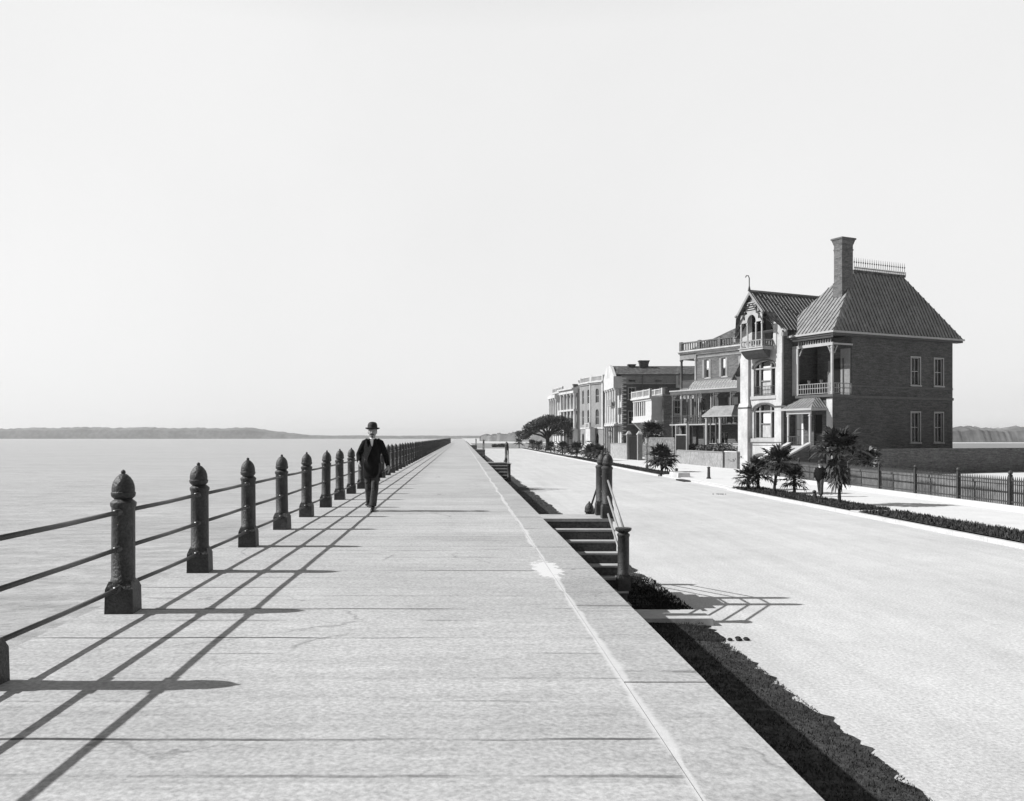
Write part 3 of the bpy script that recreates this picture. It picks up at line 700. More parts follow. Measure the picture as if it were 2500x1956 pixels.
for x0, x1 in ((1.22, 2.05), (3.10, 3.86)):
    b.box(x0, x1, -1.23, -1.12, 13.2, 13.95); 
for i in range(10):
    t0, t1 = math.pi*i/10, math.pi*(i+1)/10; c = (2.575, 13.25)
    b.prism([(c[0]-.525*math.cos(t0), c[1]+.62*math.sin(t0)), (c[0]-.525*math.cos(t1), c[1]+.62*math.sin(t1)), (c[0]-.525*math.cos(t1), 14.12), (c[0]-.525*math.cos(t0), 14.12)], 'y', -1.23, -1.12)
b.box(1.7, 3.45, -1.24, -1.1, 14.12, 14.22)
for z in (14.32, 14.52, 14.72, 14.9): b.box(2.05, 3.1, -1.26, -1.1, z, z+.09)
b.build('loggia_screen', 'trim', H)
b = MB(); b.box(1.62, 1.78, -1.25, -1.235, 13.48, 13.75); b.box(3.4, 3.56, -1.25, -1.235, 13.48, 13.75); b.box(2.0, 3.15, -1.2, -1.12, 14.24, 15.0); b.build('screen_panel', 'void', H)
b = MB(); b.add([(1.72,-1.15,14.2),(3.38,-1.15,14.2),(2.55,-1.15,15.55)], [(0,1,2)]); b.add([(1.72,-1.13,14.2),(3.38,-1.13,14.2),(2.55,-1.13,15.55)], [(2,1,0)]); b.build('gable_board', 'stucco_dull', H)
# gable roof of the wing
rb = MB(); zr, ze = 15.95, 12.25; hx = 3.1
for sg in (-1, 1):
    xe = 2.55+sg*hx
    rb.add([(2.55,-1.45,zr),(2.55,9,zr),(xe,9,ze),(xe,-0.25,ze),(2.55+sg*1.65,-1.45,zr-(zr-ze)*1.65/hx)], [(0,1,2,3,4)] if sg < 0 else [(4,3,2,1,0)])
    rb.add([(2.55,-1.45,zr-.12),(2.55,9,zr-.12),(xe,9,ze-.12),(xe,-0.25,ze-.12),(2.55+sg*1.65,-1.45,zr-.12-(zr-ze)*1.65/hx)], [(0,1,2,3,4)] if sg > 0 else [(4,3,2,1,0)])
o = rb.build('roof', 'roof_dark', H)
sb = MB(); y = -1.3
while y < 7.5:
    lim = 1.0 if y > -0.25 else 0.55
    sb.tube([(2.55,y,zr+.02),(2.55+hx*lim,y,zr+.02-(zr-ze)*lim)], 0.03, 4); y += 0.42
sb.tube([(2.55,-1.45,zr+.04),(2.55,8,zr+.04)], 0.09, 6); sb.build('seams', 'trim_mid', o)
b = MB()
for sg in (-1, 1):
    for (xa, ya, xb, yb) in ((0, -1.47, 1.65, -1.47), (1.65, -0.3, 3.1, -0.3)):
        za, zb = zr-(zr-ze)*xa/hx, zr-(zr-ze)*xb/hx
        b.add([(2.55+sg*xa,ya,za),(2.55+sg*xb,ya,zb),(2.55+sg*xb,ya,zb-.3),(2.55+sg*xa,ya,za-.3),(2.55+sg*xa,ya+.08,za),(2.55+sg*xb,ya+.08,zb),(2.55+sg*xb,ya+.08,zb-.3),(2.55+sg*xa,ya+.08,za-.3)], [(0,1,2,3),(7,6,5,4),(0,4,5,1),(3,2,6,7),(1,5,6,2),(0,3,7,4)])
    b.ball((2.55+sg*1.62, -1.5, zr-(zr-ze)*1.65/hx-.1), .13, 8, 6); b.ball((2.55+sg*3.1, -0.3, ze-.1), .14, 8, 6)
    b.box(2.55+sg*2.9-.12, 2.55+sg*2.9+.12, -0.5, 0.0, ze-.5, ze-.2)
b.build('bargeboard', 'trim_mid', H)
bb = MB()
for sg in (-1, 1):
    bb.tube([(2.55+sg*.15, -1.3, zr-1.1), (2.55+sg*1.55, -1.3, 13.0)], .06, 4); bb.tube([(2.55+sg*1.0, -1.3, 13.9), (2.55+sg*1.62, -0.2, 12.9)], .05, 4)
bb.build('gable_truss', 'trim_dark', H)
b = MB(); b.tube([(2.55,-1.45,zr),(2.55,-1.45,zr+.5)], [.14,.04], 6); b.tube([(2.55,-1.45,zr+.4),(2.55,-1.45,zr+1.15),(2.42,-1.45,zr+1.38),(2.2,-1.45,zr+1.42),(2.08,-1.45,zr+1.28)], 0.045, 6); b.build('finial', 'iron', H)
# little bracketed canopies on the far side of the wing
b = MB(); b.add([(0,-0.1,10.0),(-1.15,-0.1,8.5),(-1.15,1.4,8.5),(0,1.4,10.0),(0,-0.1,9.85),(-1.15,-0.1,8.35),(-1.15,1.4,8.35),(0,1.4,9.85)], [(0,1,2,3),(7,6,5,4),(0,4,5,1),(1,5,6,2)]); b.build('side_canopy', 'roof_dark', H)
b = MB(); b.tube([(-0.02,0,8.0),(-0.9,0,8.8)], .06, 4); b.tube([(-0.02,0,9.5),(-0.6,0,9.1)], .05, 4); b.box(-.5,-.02,-.08,.08,7.2,8.6); b.build('canopy_bracket', 'trim_dark', H)
chimney(H, -0.5, 0.2, 1.2, 2.2, 12.2, 14.3, 'brick_dark')
# main block
w = wall(F1, 5.1, 9.3, 0, 6.35, [(5.25, 6.2, 2.32, 5.1), (7.35, 8.25, 2.32, 4.95)], 0.3); wall(F1, 5.1, 5.72, 6.35, 11.6, (), 0.3, w)
w.build('front_wall', 'brick_dark', H)
w = wall(S9, 1.15, 16.0, 0, 6.35, [(10.6, 11.7, 2.6, 5.2), (13.6, 14.7, 2.6, 5.2)], 0.2); wall(S9, 3.3, 16.0, 6.35, 11.6, [(10.6, 11.7, 7.6, 10.0), (13.6, 14.7, 7.6, 10.0)], 0.2, w)
w.add([(0,16,0),(9.3,16,0),(9.3,16,11.6),(0,16,11.6)], [(0,1,2,3)]); w.add([(0,6,0),(0,16,0),(0,16,11.6),(0,6,11.6)], [(0,1,2,3)])
w.build('side_wall', 'brick_dark', H)
for a, c in ((10.6,2.6),(13.6,2.6),(10.6,7.6),(13.6,7.6)): window(H, S9, a, a+1.1, c, c+(2.6 if c < 5 else 2.4), trim='trim', sur=0.1)
b = MB(); b.box(9.3, 9.36, 3.4, 16, 7.28, 7.42); b.box(9.3, 9.42, 1.1, 16, 6.32, 6.55); b.build('brick_belt', 'trim_dark', H)
b = MB(); b.box(8.75, 9.34, 1.08, 1.14, 0, 6.3); b.build('corner_pier', 'stucco', H); b = MB(); b.box(5.12, 5.74, 0.98, 1.145, 6.61, 10.64); b.build('corner_pier', 'stucco', H)
MB().box(5.12, 9.6, 0.85, 3.3, 6.38, 6.6).build('porch_floor', 'trim_dark', H)
w = MB(); w.box(5.75, 9.3, 3.3, 3.4, 6.6, 11.5); w.build('porch_back_wall', 'brick_dark', H)
w = MB(); w.box(7.0, 7.5, 3.2, 3.29, 6.62, 9.6); w.box(8.3, 9.25, 3.2, 3.29, 6.62, 10.5); w.build('porch_panel', 'stucco_dull', H)
w = MB(); w.box(7.5, 8.3, 3.18, 3.28, 6.62, 9.7); w.build('porch_door', 'door', H)
w = MB(); w.box(8.55, 8.66, 3.14, 3.19, 6.7, 9.7); w.build('shutter', 'shutter', H)
b = MB(); b.box(5.12, 9.45, 1.0, 1.13, 10.65, 10.9); b.box(9.32, 9.4, 1.13, 3.4, 10.72, 10.86); b.box(5.12, 9.4, 1.02, 1.11, 11.3, 11.45)
for i in range(14): x = 5.8+3.4*i/13; b.box(x-.03, x+.03, 1.03, 1.1, 10.9, 11.2)
b.build('porch_frieze', 'trim', H)
for x, y in ((9.28, 1.14),): sq_post(H, x, y, 6.6, 10.65, 0.085)
b = MB()
for x, sg in ((5.9, 1), (9.2, -1)):
    for k in range(5): b.ball((x+sg*.09*k*.7, 1.07, 10.58-.13*(4-k)), .07, 6, 5)
for k in range(5): b.ball((9.38, 1.3+.07*k, 10.58-.13*(4-k)), .07, 6, 5)
b.build('porch_bracket', 'trim', H)
b = MB()
for x0, x1, y0, y1 in ((5.75,9.2,1.0,1.05), (9.36,9.41,1.2,3.25)):
    for z in (6.68, 7.12, 7.5): b.box(x0, x1, y0, y1, z, z+.06)
for i in range(14): x = 5.8+3.35*i/13; b.box(x-.03, x+.03, 1.01, 1.04, 6.74, 7.56)
for i in range(9): y = 1.25+1.95*i/8; b.box(9.37, 9.40, y-.03, y+.03, 6.74, 7.56)
for x in (6.9, 8.2): b.tube([(x,1.02,7.5),(x-.06,1.02,7.85)], .04, 4); b.tube([(x+.1,1.02,7.5),(x+.16,1.02,7.82)], .04, 4)
b.build('porch_railing', 'trim_mid', H)
b = MB(); b.tube([(5.0,1.06,0.2),(5.0,1.06,11.4)], .07, 8); b.build('downpipe', 'trim', H)
o = hip(H, 3.2, 9.95, 0.5, 16.6, 11.72, 6.5, 7.5, 5.7, 12.0, 17.35, 'roof_metal', ribs=0.40, rm='roof_dark')
b = MB(); b.box(4.2, 10.05, 0.40, 0.5, 11.62, 11.78); b.box(9.95, 10.05, 0.5, 16.6, 11.62, 11.78); b.build('eave_gutter', 'trim', H)
b = MB(); b.box(4.2, 9.94, 0.52, 1.14, 11.45, 11.7); b.box(9.32,9.94,1.14,16.5,11.45,11.7); b.build('soffit', 'shutter', H)
chimney(H, 7.3, 8.15, 3.55, 4.85, 14.6, 20.05, 'brick_mid', cap=0.14)
b = MB(); b.box(6.4, 7.6, 5.6, 12.1, 17.35, 17.55); b.build('roof_crown', 'roof_dark', o)
b = MB()
for i in range(24):
    y = 5.7+6.3*i/23
    b.tube([(7.55,y,17.55),(7.55,y,18.35),(7.55,y,18.62)], [.022,.022,.008], 5); b.ball((7.55,y,18.22), .07, 6, 5)
    b.tube([(7.55,y+.137,17.55),(7.55,y+.137,17.85)], [.04,.03], 4)
b.box(7.52, 7.58, 5.7, 12, 17.72, 17.77); b.build('roof_cresting', 'iron', o)
# entrance porch with its hood roof and steps
o = hip(H, 5.55, 8.85, -0.75, 1.15, 5.45, 6.7, 8.1, 0.45, 1.15, 6.32, 'roof_metal', name='hood_roof', ribs=0.3)
b = MB(); b.box(5.5, 8.9, -0.8, 1.14, 5.28, 5.44); b.box(5.95, 8.6, -0.55, -0.42, 4.98, 5.28); b.build('hood_beam', 'trim', H)
for x in (6.1, 8.45): sq_post(H, x, -0.45, 2.36, 5.0, 0.075)
MB().box(5.85, 8.7, -0.7, 1.14, 2.1, 2.32).build('porch_landing', 'trim', H)
MB().box(5.9, 8.62, -0.6, 1.1, 0, 2.1).build('porch_base', 'brick_dark', H)
window(H, F1, 5.25, 6.2, 2.32, 5.1, blind=0.97, sill=False)
d = MB(); d.box(7.35, 8.25, 1.35, 1.42, 2.32, 4.95); d.build('front_door', 'door', H)
b = MB(); b.box(6.15, 7.4, -0.6, -0.55, 3.05, 3.12); b.box(6.15, 7.4, -0.6, -0.55, 2.6, 2.65); b.box(6.15,7.4,-.6,-.55,2.42,2.47)
for i in range(7): x = 6.25+1.05*i/6; b.box(x-.02, x+.02, -.59, -.56, 2.36, 3.05)
b.build('porch_rail', 'iron', H)
st = MB()
for k in range(12):
    y = -0.7-0.36*k; st.box(6.5, 8.35, y-0.36, y, 0, 2.32-0.165*(k+1))
st.build('entrance_steps', 'trim', H)
st = MB()
for x0, x1 in ((6.2, 6.48), (8.37, 8.62)):
    st.add([(x0,-.7,0),(x1,-.7,0),(x1,-.7,2.5),(x0,-.7,2.5),(x0,-5.3,0),(x1,-5.3,0),(x1,-5.3,.55),(x0,-5.3,.55)], [(0,1,2,3),(7,6,5,4),(0,4,5,1),(1,5,6,2),(2,6,7,3),(3,7,4,0)])
st.build('step_parapet', 'brick_dark', H)
st = MB()
for x0, x1 in ((6.12, 6.56), (8.3, 8.7)):
    st.add([(x0,-.6,2.45),(x1,-.6,2.45),(x1,-.6,2.6),(x0,-.6,2.6),(x0,-5.4,.55),(x1,-5.4,.55),(x1,-5.4,.68),(x0,-5.4,.68)], [(0,1,2,3),(7,6,5,4),(0,4,5,1),(1,5,6,2),(2,6,7,3),(3,7,4,0)])
st.build('parapet_cap', 'stucco', H)

# ------------------------------------------------------------------ second house with the iron verandah
G = thing('verandah_house', 'grey stuccoed house with roof balustrade and long iron verandah behind the low garden wall', 'house', (26.37, 105, 0), R(-60))
GF = front_P(0)
upw = [(4.0, 4.85, 9.95, 12.05), (6.55, 7.4, 9.95, 12.05), (9.4, 10.25, 9.95, 12.05)]
mid = [(3.35, 4.0, 4.6, 7.6), (4.55, 6.0, 4.6, 7.9, 0.7), (7.3, 8.9, 4.6, 7.6), (9.6, 10.6, 4.6, 7.6)]
w = wall(GF, 2.67, 12.5, 0, 13.0, upw + mid + [(4.4, 5.5, 1.0, 3.6), (6.3, 7.4, 1.0, 3.6)], 0.25)
w.add([(12.5,0,0),(12.5,12,0),(12.5,12,13),(12.5,0,13)], [(0,1,2,3)]); w.add([(0,2.4,0),(2.67,2.4,0),(2.67,2.4,13),(0,2.4,13)], [(0,1,2,3)])
w.add([(2.67,0,0),(2.67,2.4,0),(2.67,2.4,13),(2.67,0,13)], [(0,1,2,3)]); w.add([(0,2.4,0),(0,12,0),(0,12,13),(0,2.4,13)], [(0,1,2,3)])
w.build('front_wall', 'brick_mid', G)
for a, b, c, d in upw: window(G, GF, a, b, c, d, trim='trim', blind=0.55, shutters=False)
window(G, GF, 4.55, 6.0, 4.6, 7.9, cols=3, blind=0.5, sill=False); window(G, GF, 7.3, 8.9, 4.6, 7.6, blind=0.3, sill=False); window(G, GF, 3.35, 4.0, 4.6, 7.6, cols=1, sill=False); window(G, GF, 9.6, 10.6, 4.6, 7.6, sill=False)
for a in (4.4, 6.3): window(G, GF, a, a+1.1, 1.0, 3.6)
P2 = front_P(2.4)
for a in (0.5, 1.5): 
    o = MB(); pbox(o, P2, a, a+.75, 9.2, 11.8, -.08, -.01); o.build('shutter', 'trim', G)
    o = MB(); pbox(o, P2, a, a+.75, 4.7, 7.5, -.08, -.01); o.build('shutter', 'shutter', G)
for x in (0.14, 2.5): column(G, x, 0.0, 8.85, 12.3, 0.16, 'trim_dark' if x < 1 else 'trim')
for x in (0.14, 1.2, 2.45): sq_post(G, x, 0.0, 4.6, 8.6, 0.13, 'trim_dark')
for x in (0.14, 1.3, 2.5): MB().box(x-.25, x+.25, -.25, .25, 0, 4.3).build('pier', 'brick_mid', G)
for z0, z1 in ((8.55, 8.85), (12.3, 12.99), (4.3, 4.39)): MB().box(0, 2.665, -.15, 2.39, z0, z1).build('portico_floor', 'stucco_dull', G)  # duller stucco deepens the portico's shadow
for z in (8.85, 4.6):
    b = MB(); b.box(0.2, 2.6, -.05, .05, z+.85, z+.95); b.box(0.2, 2.6, -.05, .05, z+.3, z+.36); b.box(0.2,2.6,-.02,.02,z,z+.85); b.build('portico_railing', 'shutter', G)
    MB().box(0.3, 2.5, 2.25, 2.38, z, z+3.2).build('portico_shade', 'void', G)  # dark sheet stands in for deep shade inside the portico
b = MB(); b.box(0.1, 1.0, -.2, .2, 7.6, 8.0); b.box(1.35, 2.35, -.2, .2, 7.6, 8.0); b.box(0.6,1.15,-.1,.1,4.6,5.3); b.build('portico_trim', 'trim', G)
cornice(G, GF, -0.1, 12.6, 12.75, 'stucco', ((0,0.22,0.12),(0.22,0.4,0.35),(0.4,0.55,0.55)))
balustrade(G, GF, -0.1, 12.6, 13.3, 1.05, m='brick_mid', piers=5, n=34)
hip(G, 0.2, 12.4, 0.5, 12, 13.3, 4.5, 8.0, 4.5, 8, 16.0, 'roof_dark')
chimney(G, 6.4, 7.7, 3.4, 4.3, 14.2, 16.1, 'brick_dark'); chimney(G, 9.6, 10.6, 2.2, 3.0, 14.0, 16.4, 'brick_dark')
vx0, vx1, vy = 0.3, 12.3, -1.7
b = MB(); n = 8
for i in range(n):
    t0, t1 = i/n, (i+1)/n
    f = lambda t: (vy + (0-vy)*t, 8.55 + 1.15*math.sin(t*math.pi/2)**1.2)
    (ya, za), (yb, zb) = f(t0), f(t1)
    b.add([(2.72,ya,za),(vx1,ya,za),(vx1,yb,zb),(2.72,yb,zb)], [(0,1,2,3)]); b.add([(2.72,ya,za-.1),(vx1,ya,za-.1),(vx1,yb,zb-.1),(2.72,yb,zb-.1)], [(3,2,1,0)])
o = b.build('verandah_roof', 'roof_pale', G)
b = MB()
for k in range(22):
    x = 2.9 + k*0.42
    pts = [(x + 0.4*i/4*(1 if k % 2 else -1), vy+1.6*i/4*0.95, 8.6+1.15*math.sin(i/4*0.95*math.pi/2)**1.2) for i in range(5)]; b.tube(pts, .022, 4)
    pts = [(x + 0.4*i/4*(-1 if k % 2 else 1), p[1], p[2]) for i, p in enumerate(pts)]; b.tube(pts, .022, 4)
b.build('seams', 'trim_mid', o)
b = MB(); b.box(-0.1, vx1, vy-.06, vy+.08, 8.42, 8.56); b.build('verandah_fascia', 'trim', G)
b = MB(); b.box(0, vx1, vy+.0, vy+.1, 8.05, 8.42); b.build('verandah_frieze', 'trim_dark', G)
b = MB()
for i in range(46): x = 0.2+12*i/45; b.tube([(x,vy+.05,8.05),(x+.13,vy+.05,7.86),(x+.26,vy+.05,8.05)], .025, 4)
b.build('verandah_valance', 'shutter', G)
xs = [0.35, 1.9, 3.1, 4.3, 6.9, 9.4, 12.0]
for x in xs: sq_post(G, x, vy+.08, 4.6, 8.05, 0.07, 'trim_dark')
for x in (0.35, 3.1, 5.5, 12.0): sq_post(G, x, vy+.08, 0, 4.4, 0.09, 'trim_dark')
MB().box(0, vx1, vy, -0.02, 4.4, 4.56).build('verandah_floor', 'trim_dark', G)
MB().box(-.05, vx1, vy-.05, vy-.002, 4.42, 4.56).build('floor_edge', 'trim', G)
b = MB(); b.box(0, vx1, vy+.02, vy+.07, 5.5, 5.57); b.box(0, vx1, vy+.02, vy+.07, 4.68, 4.73)
for i in range(62):
    x = 0.1+12.1*i/61; b.box(x-.018, x+.018, vy+.03, vy+.06, 4.6, 5.5)
    if i % 2 == 0: b.tube([(x, vy+.045, 4.75), (x+.2, vy+.045, 5.1), (x, vy+.045, 5.45)], .02, 4); b.tube([(x+.2, vy+.045, 4.75), (x, vy+.045, 5.1), (x+.2, vy+.045, 5.45)], .02, 4)
b.build('verandah_railing', 'iron', G)
for x in xs:
    b = MB()
    for k in range(4): t = k/3; b.box(x+.07, x+.75-.6*t, vy+.05, vy+.09, 8.05-.18*(k+1), 8.05-.18*k-.06)
    b.build('spandrel', 'trim_dark', G)
for a, b_ in ((6.15, 7.15), (9.0, 9.5)): pbox(MB(), GF, a, b_, 4.65, 7.5, -.07, -.01).build('shutter', 'shutter', G)
for a in (3.9, 4.9, 6.5, 7.45, 9.35): pbox(MB(), GF, a-.34, a-.04, 9.95, 12.05, -.06, -.01).build('shutter', 'trim_mid', G)
b = MB(); b.box(2.7, 12.4, -.06, -.005, 12.3, 12.5); b.box(2.7, 12.4, -.05, -.005, 9.72, 9.8); b.build('string_course', 'stucco_dull', G)
for x in (2.95, 4.15, 6.05, 8.95): sq_post(G, x, vy+.5, 4.6, 8.2, 0.05, 'trim')
# ground porch in front of it
for x in (7.3, 9.3): sq_post(G, x, -3.2, 1.6, 5.3, 0.1, 'trim')
for x in (7.9, 8.7): sq_post(G, x, -3.2, 2.4, 5.3, 0.06, 'trim_dark')
hip(G, 6.9, 11.2, -3.5, -1.75, 5.45, 7.6, 10.6, -2.4, -1.75, 6.5, 'roof_metal', name='porch_roof')
b = MB(); b.box(6.9, 11.2, -3.5, -1.75, 5.28, 5.44); b.build('porch_beam', 'trim', G)
b = MB()
for k in range(7): b.box(7.5, 11, -3.2+.18*k, -3.0+.18*k, 1.2+.18*k, 1.3+.18*k)
b.build('porch_steps', 'trim', G)
MB().box(7.0, 11.2, -2.6, -1.7, 0, 1.3).build('porch_base', 'brick_mid', G)

# ------------------------------------------------------------------ portico villa
V = thing('portico_villa', 'two storey grey house with white oriel portico and balustrade, next beyond the verandah house', 'house', (27.26, 118, 0), R(-85))
VS, VF = side_P(0), front_P(0)
w = wall(VS, 0, 12, 0, 8.6, [(1.55, 2.55, 6.2, 8.0), (4.5, 5.5, 6.2, 8.0), (1.4, 2.4, 2.0, 4.6), (7.5, 8.5, 6.2, 8.0)], 0.2); wall(VF, -9.6, 0, 0, 8.6, [(-8.6,-7.6,2,4.4), (-6,-5,2,4.4)], 0.2, w)
w.add([(-9.6,0,0),(-9.6,12,0),(-9.6,12,8.6),(-9.6,0,8.6)], [(0,1,2,3)]); w.build('wall', 'brick_mid', V)
for a, c in ((1.55,6.2),(4.5,6.2),(7.5,6.2)): window(V, VS, a, a+1.0, c, c+1.8, sur=0.13)
window(V, VS, 1.4, 2.4, 2.0, 4.6, sur=0.1); window(V, VF, -8.6, -7.6, 2, 4.4); window(V, VF, -6, -5, 2, 4.4)
b = MB(); b.box(-9.7, .15, -.15, 12, 8.6, 8.85); b.box(0, .1, 0, 12, 5.25, 5.4); b.build('cornice', 'stucco_dull', V)
balustrade(V, VS, 0.2, 12, 8.85, 0.75, m='brick_mid', piers=5); balustrade(V, VF, -9.6, 0, 8.85, 0.8, m='stucco', piers=4)
b = MB(); b.box(-9.2, -0.25, -1.7, -.004, 5.1, 5.42); b.box(-9.3, -0.15, -1.85, -.004, 8.35, 8.6); b.box(-9.1, -0.3, -1.6, -.004, 8.05, 8.35); b.box(-9.1, -.3, -1.55, -.004, 5.42, 6.0)
b.box(-3.2, -0.35, -1.5, -0.01, 6.0, 8.05); b.box(-9.1, -8.7, -1.5, -0.01, 6.0, 8.05)
for x in (-8.2, -7.1, -6.0, -4.9, -3.9): b.box(x-.17, x+.17, -1.5, -1.1, 6.0, 8.05)
for x in (-8.8, -5, -0.8): b.prism([(-1.6,5.1),(-.004,5.1),(-.004,3.6),(-.5,4.0),(-1.1,4.6)], 'x', x-.3, x+.3)
b.build('oriel', 'white_paint', V)
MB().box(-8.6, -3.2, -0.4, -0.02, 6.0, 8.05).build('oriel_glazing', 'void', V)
balustrade(V, front_P(-1.75), -9.2, -0.25, 8.6, 0.95, 0, 0.2, 'stucco', piers=4)

# ------------------------------------------------------------------ dark brick house with quoins
Q = thing('quoined_house', 'tall dark brick house with white quoins, columned pediment front and slate roof', 'house', (23.93, 130, 0), R(-90))
QS, QF = side_P(0), front_P(0)
wn = [(0.95, 1.95, 8.7, 10.4), (0.95, 1.95, 5.0, 6.9), (5.6, 6.6, 8.7, 10.4), (5.6, 6.6, 5.0, 6.9), (9.5, 10.5, 8.7, 10.4)]
w = wall(QS, 0, 14, 0, 11.0, wn, 0.2); w.build('side_wall', 'brick_dark', Q)
for a, b, c, d in wn: window(Q, QS, a, b, c, d, rows=2, sur=0.1)
w = wall(QS, -0.02, 14, 11.0, 12.25, [(0.95, 1.95, 11.3, 11.6), (4.9, 5.9, 11.3, 11.6)], 0.15); w.build('attic_band', 'stucco_dull', Q)
b = MB(); b.box(-.3, .25, -.3, 14.2, 12.25, 12.42); b.build('eave', 'trim_dark', Q)
MB().box(-.5, .2, 8.0, 9.0, 10.4, 12.2).build('end_pier', 'stucco', Q)
MB().box(.2, .23, 8.3, 8.7, 10.8, 12.6).build('niche', 'trim_mid', Q)
MB().box(.02, .1, -.0, 14, 10.95, 11.05).build('string_course', 'trim', Q)
b = MB()
for k in range(40):
    z = k*0.3; e = 0.60 if k % 2 else 0.16
    b.box(-.3, .05, -.05, e, z, z+.21)
b.build('quoins', 'white_paint', Q)
w = wall(QF, -9, 0, 0, 12.25, [(-8.3,-7.3,5.2,7.4), (-5.2,-4.2,5.2,7.4), (-2.2,-1.2,5.2,7.4), (-8.3,-7.3,8.6,10.6), (-5.2,-4.2,8.6,10.6), (-2.2,-1.2,8.6,10.6)], 0.2)
w.add([(-9,0,0),(-9,14,0),(-9,14,12.2),(-9,0,12.2)], [(0,1,2,3)]); w.build('front_wall', 'stucco', Q)
for a in (-8.3, -5.2, -2.2):
    for c, d in ((5.2,7.4),(8.6,10.6)): window(Q, QF, a, a+1, c, d)
for x in (-8.6, -6.6, -4.5, -2.4, -0.4): column(Q, x, -0.9, 5.0, 10.4, 0.27, 'stucco'); sq_post(Q, x, -0.9, 0, 4.8, 0.3, 'stucco_dull', 'pier')
MB().box(-9, 0, -1.3, -.01, 10.4, 12.1).build('entablature', 'white_paint', Q); MB().box(-9, 0, -1.25, -.01, 4.75, 5.0).build('entablature', 'stucco', Q)
b = MB(); b.prism([(-9.2,12.1),(0.2,12.1),(-2.2,13.6),(-4.0,14.1),(-5.0,14.1),(-6.8,13.6)], 'y', -1.3, -0.9); b.build('pediment', 'stucco', Q)
b = MB(); b.box(-3.6,-0.2,-1.6,-1.0,7.7,8.0); b.box(-3.6,-.2,-1.62,-1.55,8.0,8.7); b.build('balcony', 'stucco_dull', Q)
b = MB(); b.prism([(0.35,12.4),(-4.6,14.0),(-9.3,12.4)], 'y', -0.85, 14.2); b.build('roof', 'roof_dark', Q)
chimney(Q, -3.9, -3.2, 3.3, 4.6, 12.6, 14.75, 'brick_dark'); chimney(Q, -4.2, -3.6, 1.7, 2.6, 13.0, 14.2, 'brick_dark')
MB().tube([(.08,3.0,0.5),(.08,3.0,12.2)], .06, 6).build('downpipe', 'trim_dark', Q)

# ------------------------------------------------------------------ bow fronted house
B = thing('bow_fronted_house', 'pale bow fronted house with arched windows, rusticated base and roof balustrade', 'house', (24.37, 150, 0), R(-75))
pts = [(1.7, 3.2), (0, 0), (-3.9, -0.6), (-9.6, -0.2), (-12.2, 2.2)]
def seg_house(par, pts, z1, mw, mtrim, floors, names=True):
    for i, ((xa, ya), (xb, yb)) in enumerate(zip(pts, pts[1:])):
        L = math.hypot(xb-xa, yb-ya); ux, uy = (xb-xa)/L, (yb-ya)/L; nx, ny = -uy, ux   # walking towards -x, inward normal
        if nx*0 + ny*1 < 0 and i > 0: nx, ny = uy, -ux
        if i == 0: nx, ny = -abs(uy), abs(ux)*(1 if ux < 0 else 1)
        def P(s, z, d, xa=xa, ya=ya, ux=ux, uy=uy, nx=nx, ny=ny): return (xa+ux*s+nx*d, ya+uy*s+ny*d, z)
        k = max(1, int(L/2.1)); holes = []
        for j in range(k):
            c = L*(j+0.5)/k; hw = 0.52
            for z0, zt in floors: holes.append((c-hw, c+hw, z0, zt, 0.5))
        wall(P, 0, L, 0, z1, holes, 0.2).build('wall', mw if i else 'brick_mid', par)  # first face's shade is put into a darker wall colour
        for h in holes:
            if h[2] < 3: pbox(MB(), P, h[0], h[1], h[2], h[3], .2, .24).build('pane', 'glass', par)
            else: window(par, P, *h[:4], rows=2, sill=False, sur=0.0)
        b = MB(); pbox(b, P, -.1, L+.1, z1+.001, z1+.25, -.2, .2); pbox(b, P, -.15, L+.15, z1+.25, z1+.45, -.45, .2); pbox(b, P, 0, L, 4.45, 4.75, -.12, .1); b.build('cornice', mtrim, par)
        balustrade(par, P, 0, L, z1+.45, 0.95, -.1, .1, mtrim, piers=2)
        b = MB(); pbox(b, P, 0.02, .38, 4.75, z1, -.14, -.004); b.build('pilaster', 'stucco', par)
seg_house(B, pts, 12.3, 'stucco_dull', 'stucco', [(1.4, 3.7), (5.2, 7.9), (9.0, 11.5)])
b = MB(); b.add([(-12.2,2.2,0),(-12.2,12,0),(-12.2,12,12.5),(-12.2,2.2,12.5)], [(0,1,2,3)]); b.add([(1.7,3.2,0),(1.7,13,0),(1.7,13,12.5),(1.7,3.2,12.5)], [(0,1,2,3)]); b.build('side_wall', 'brick_mid', B)
b = MB(); b.prism([(x, y+.2) for x, y in pts] + [(-12.1,12),(1.6,12)], 'z', 12.3, 12.6); b.build('roof', 'roof_metal', B)
chimney(B, 0.6, 1.4, 4.5, 5.5, 12.6, 14.8, 'brick_mid')
b = MB(); 
for k in range(8):
    b.box(-4.6+.1*k, -1.4-.1*k, -3.2+.3*k, -0.62, 0.2+.28*k, 0.479+.28*k)
b.box(-4.0, -2.0, -1.6, -.62, 2.4, 4.6); b.build('front_steps', 'stucco', B)
balustrade(B, front_P(-1.7), -4.0, -2.0, 4.6, 0.9, 0, .15, 'stucco', piers=2)

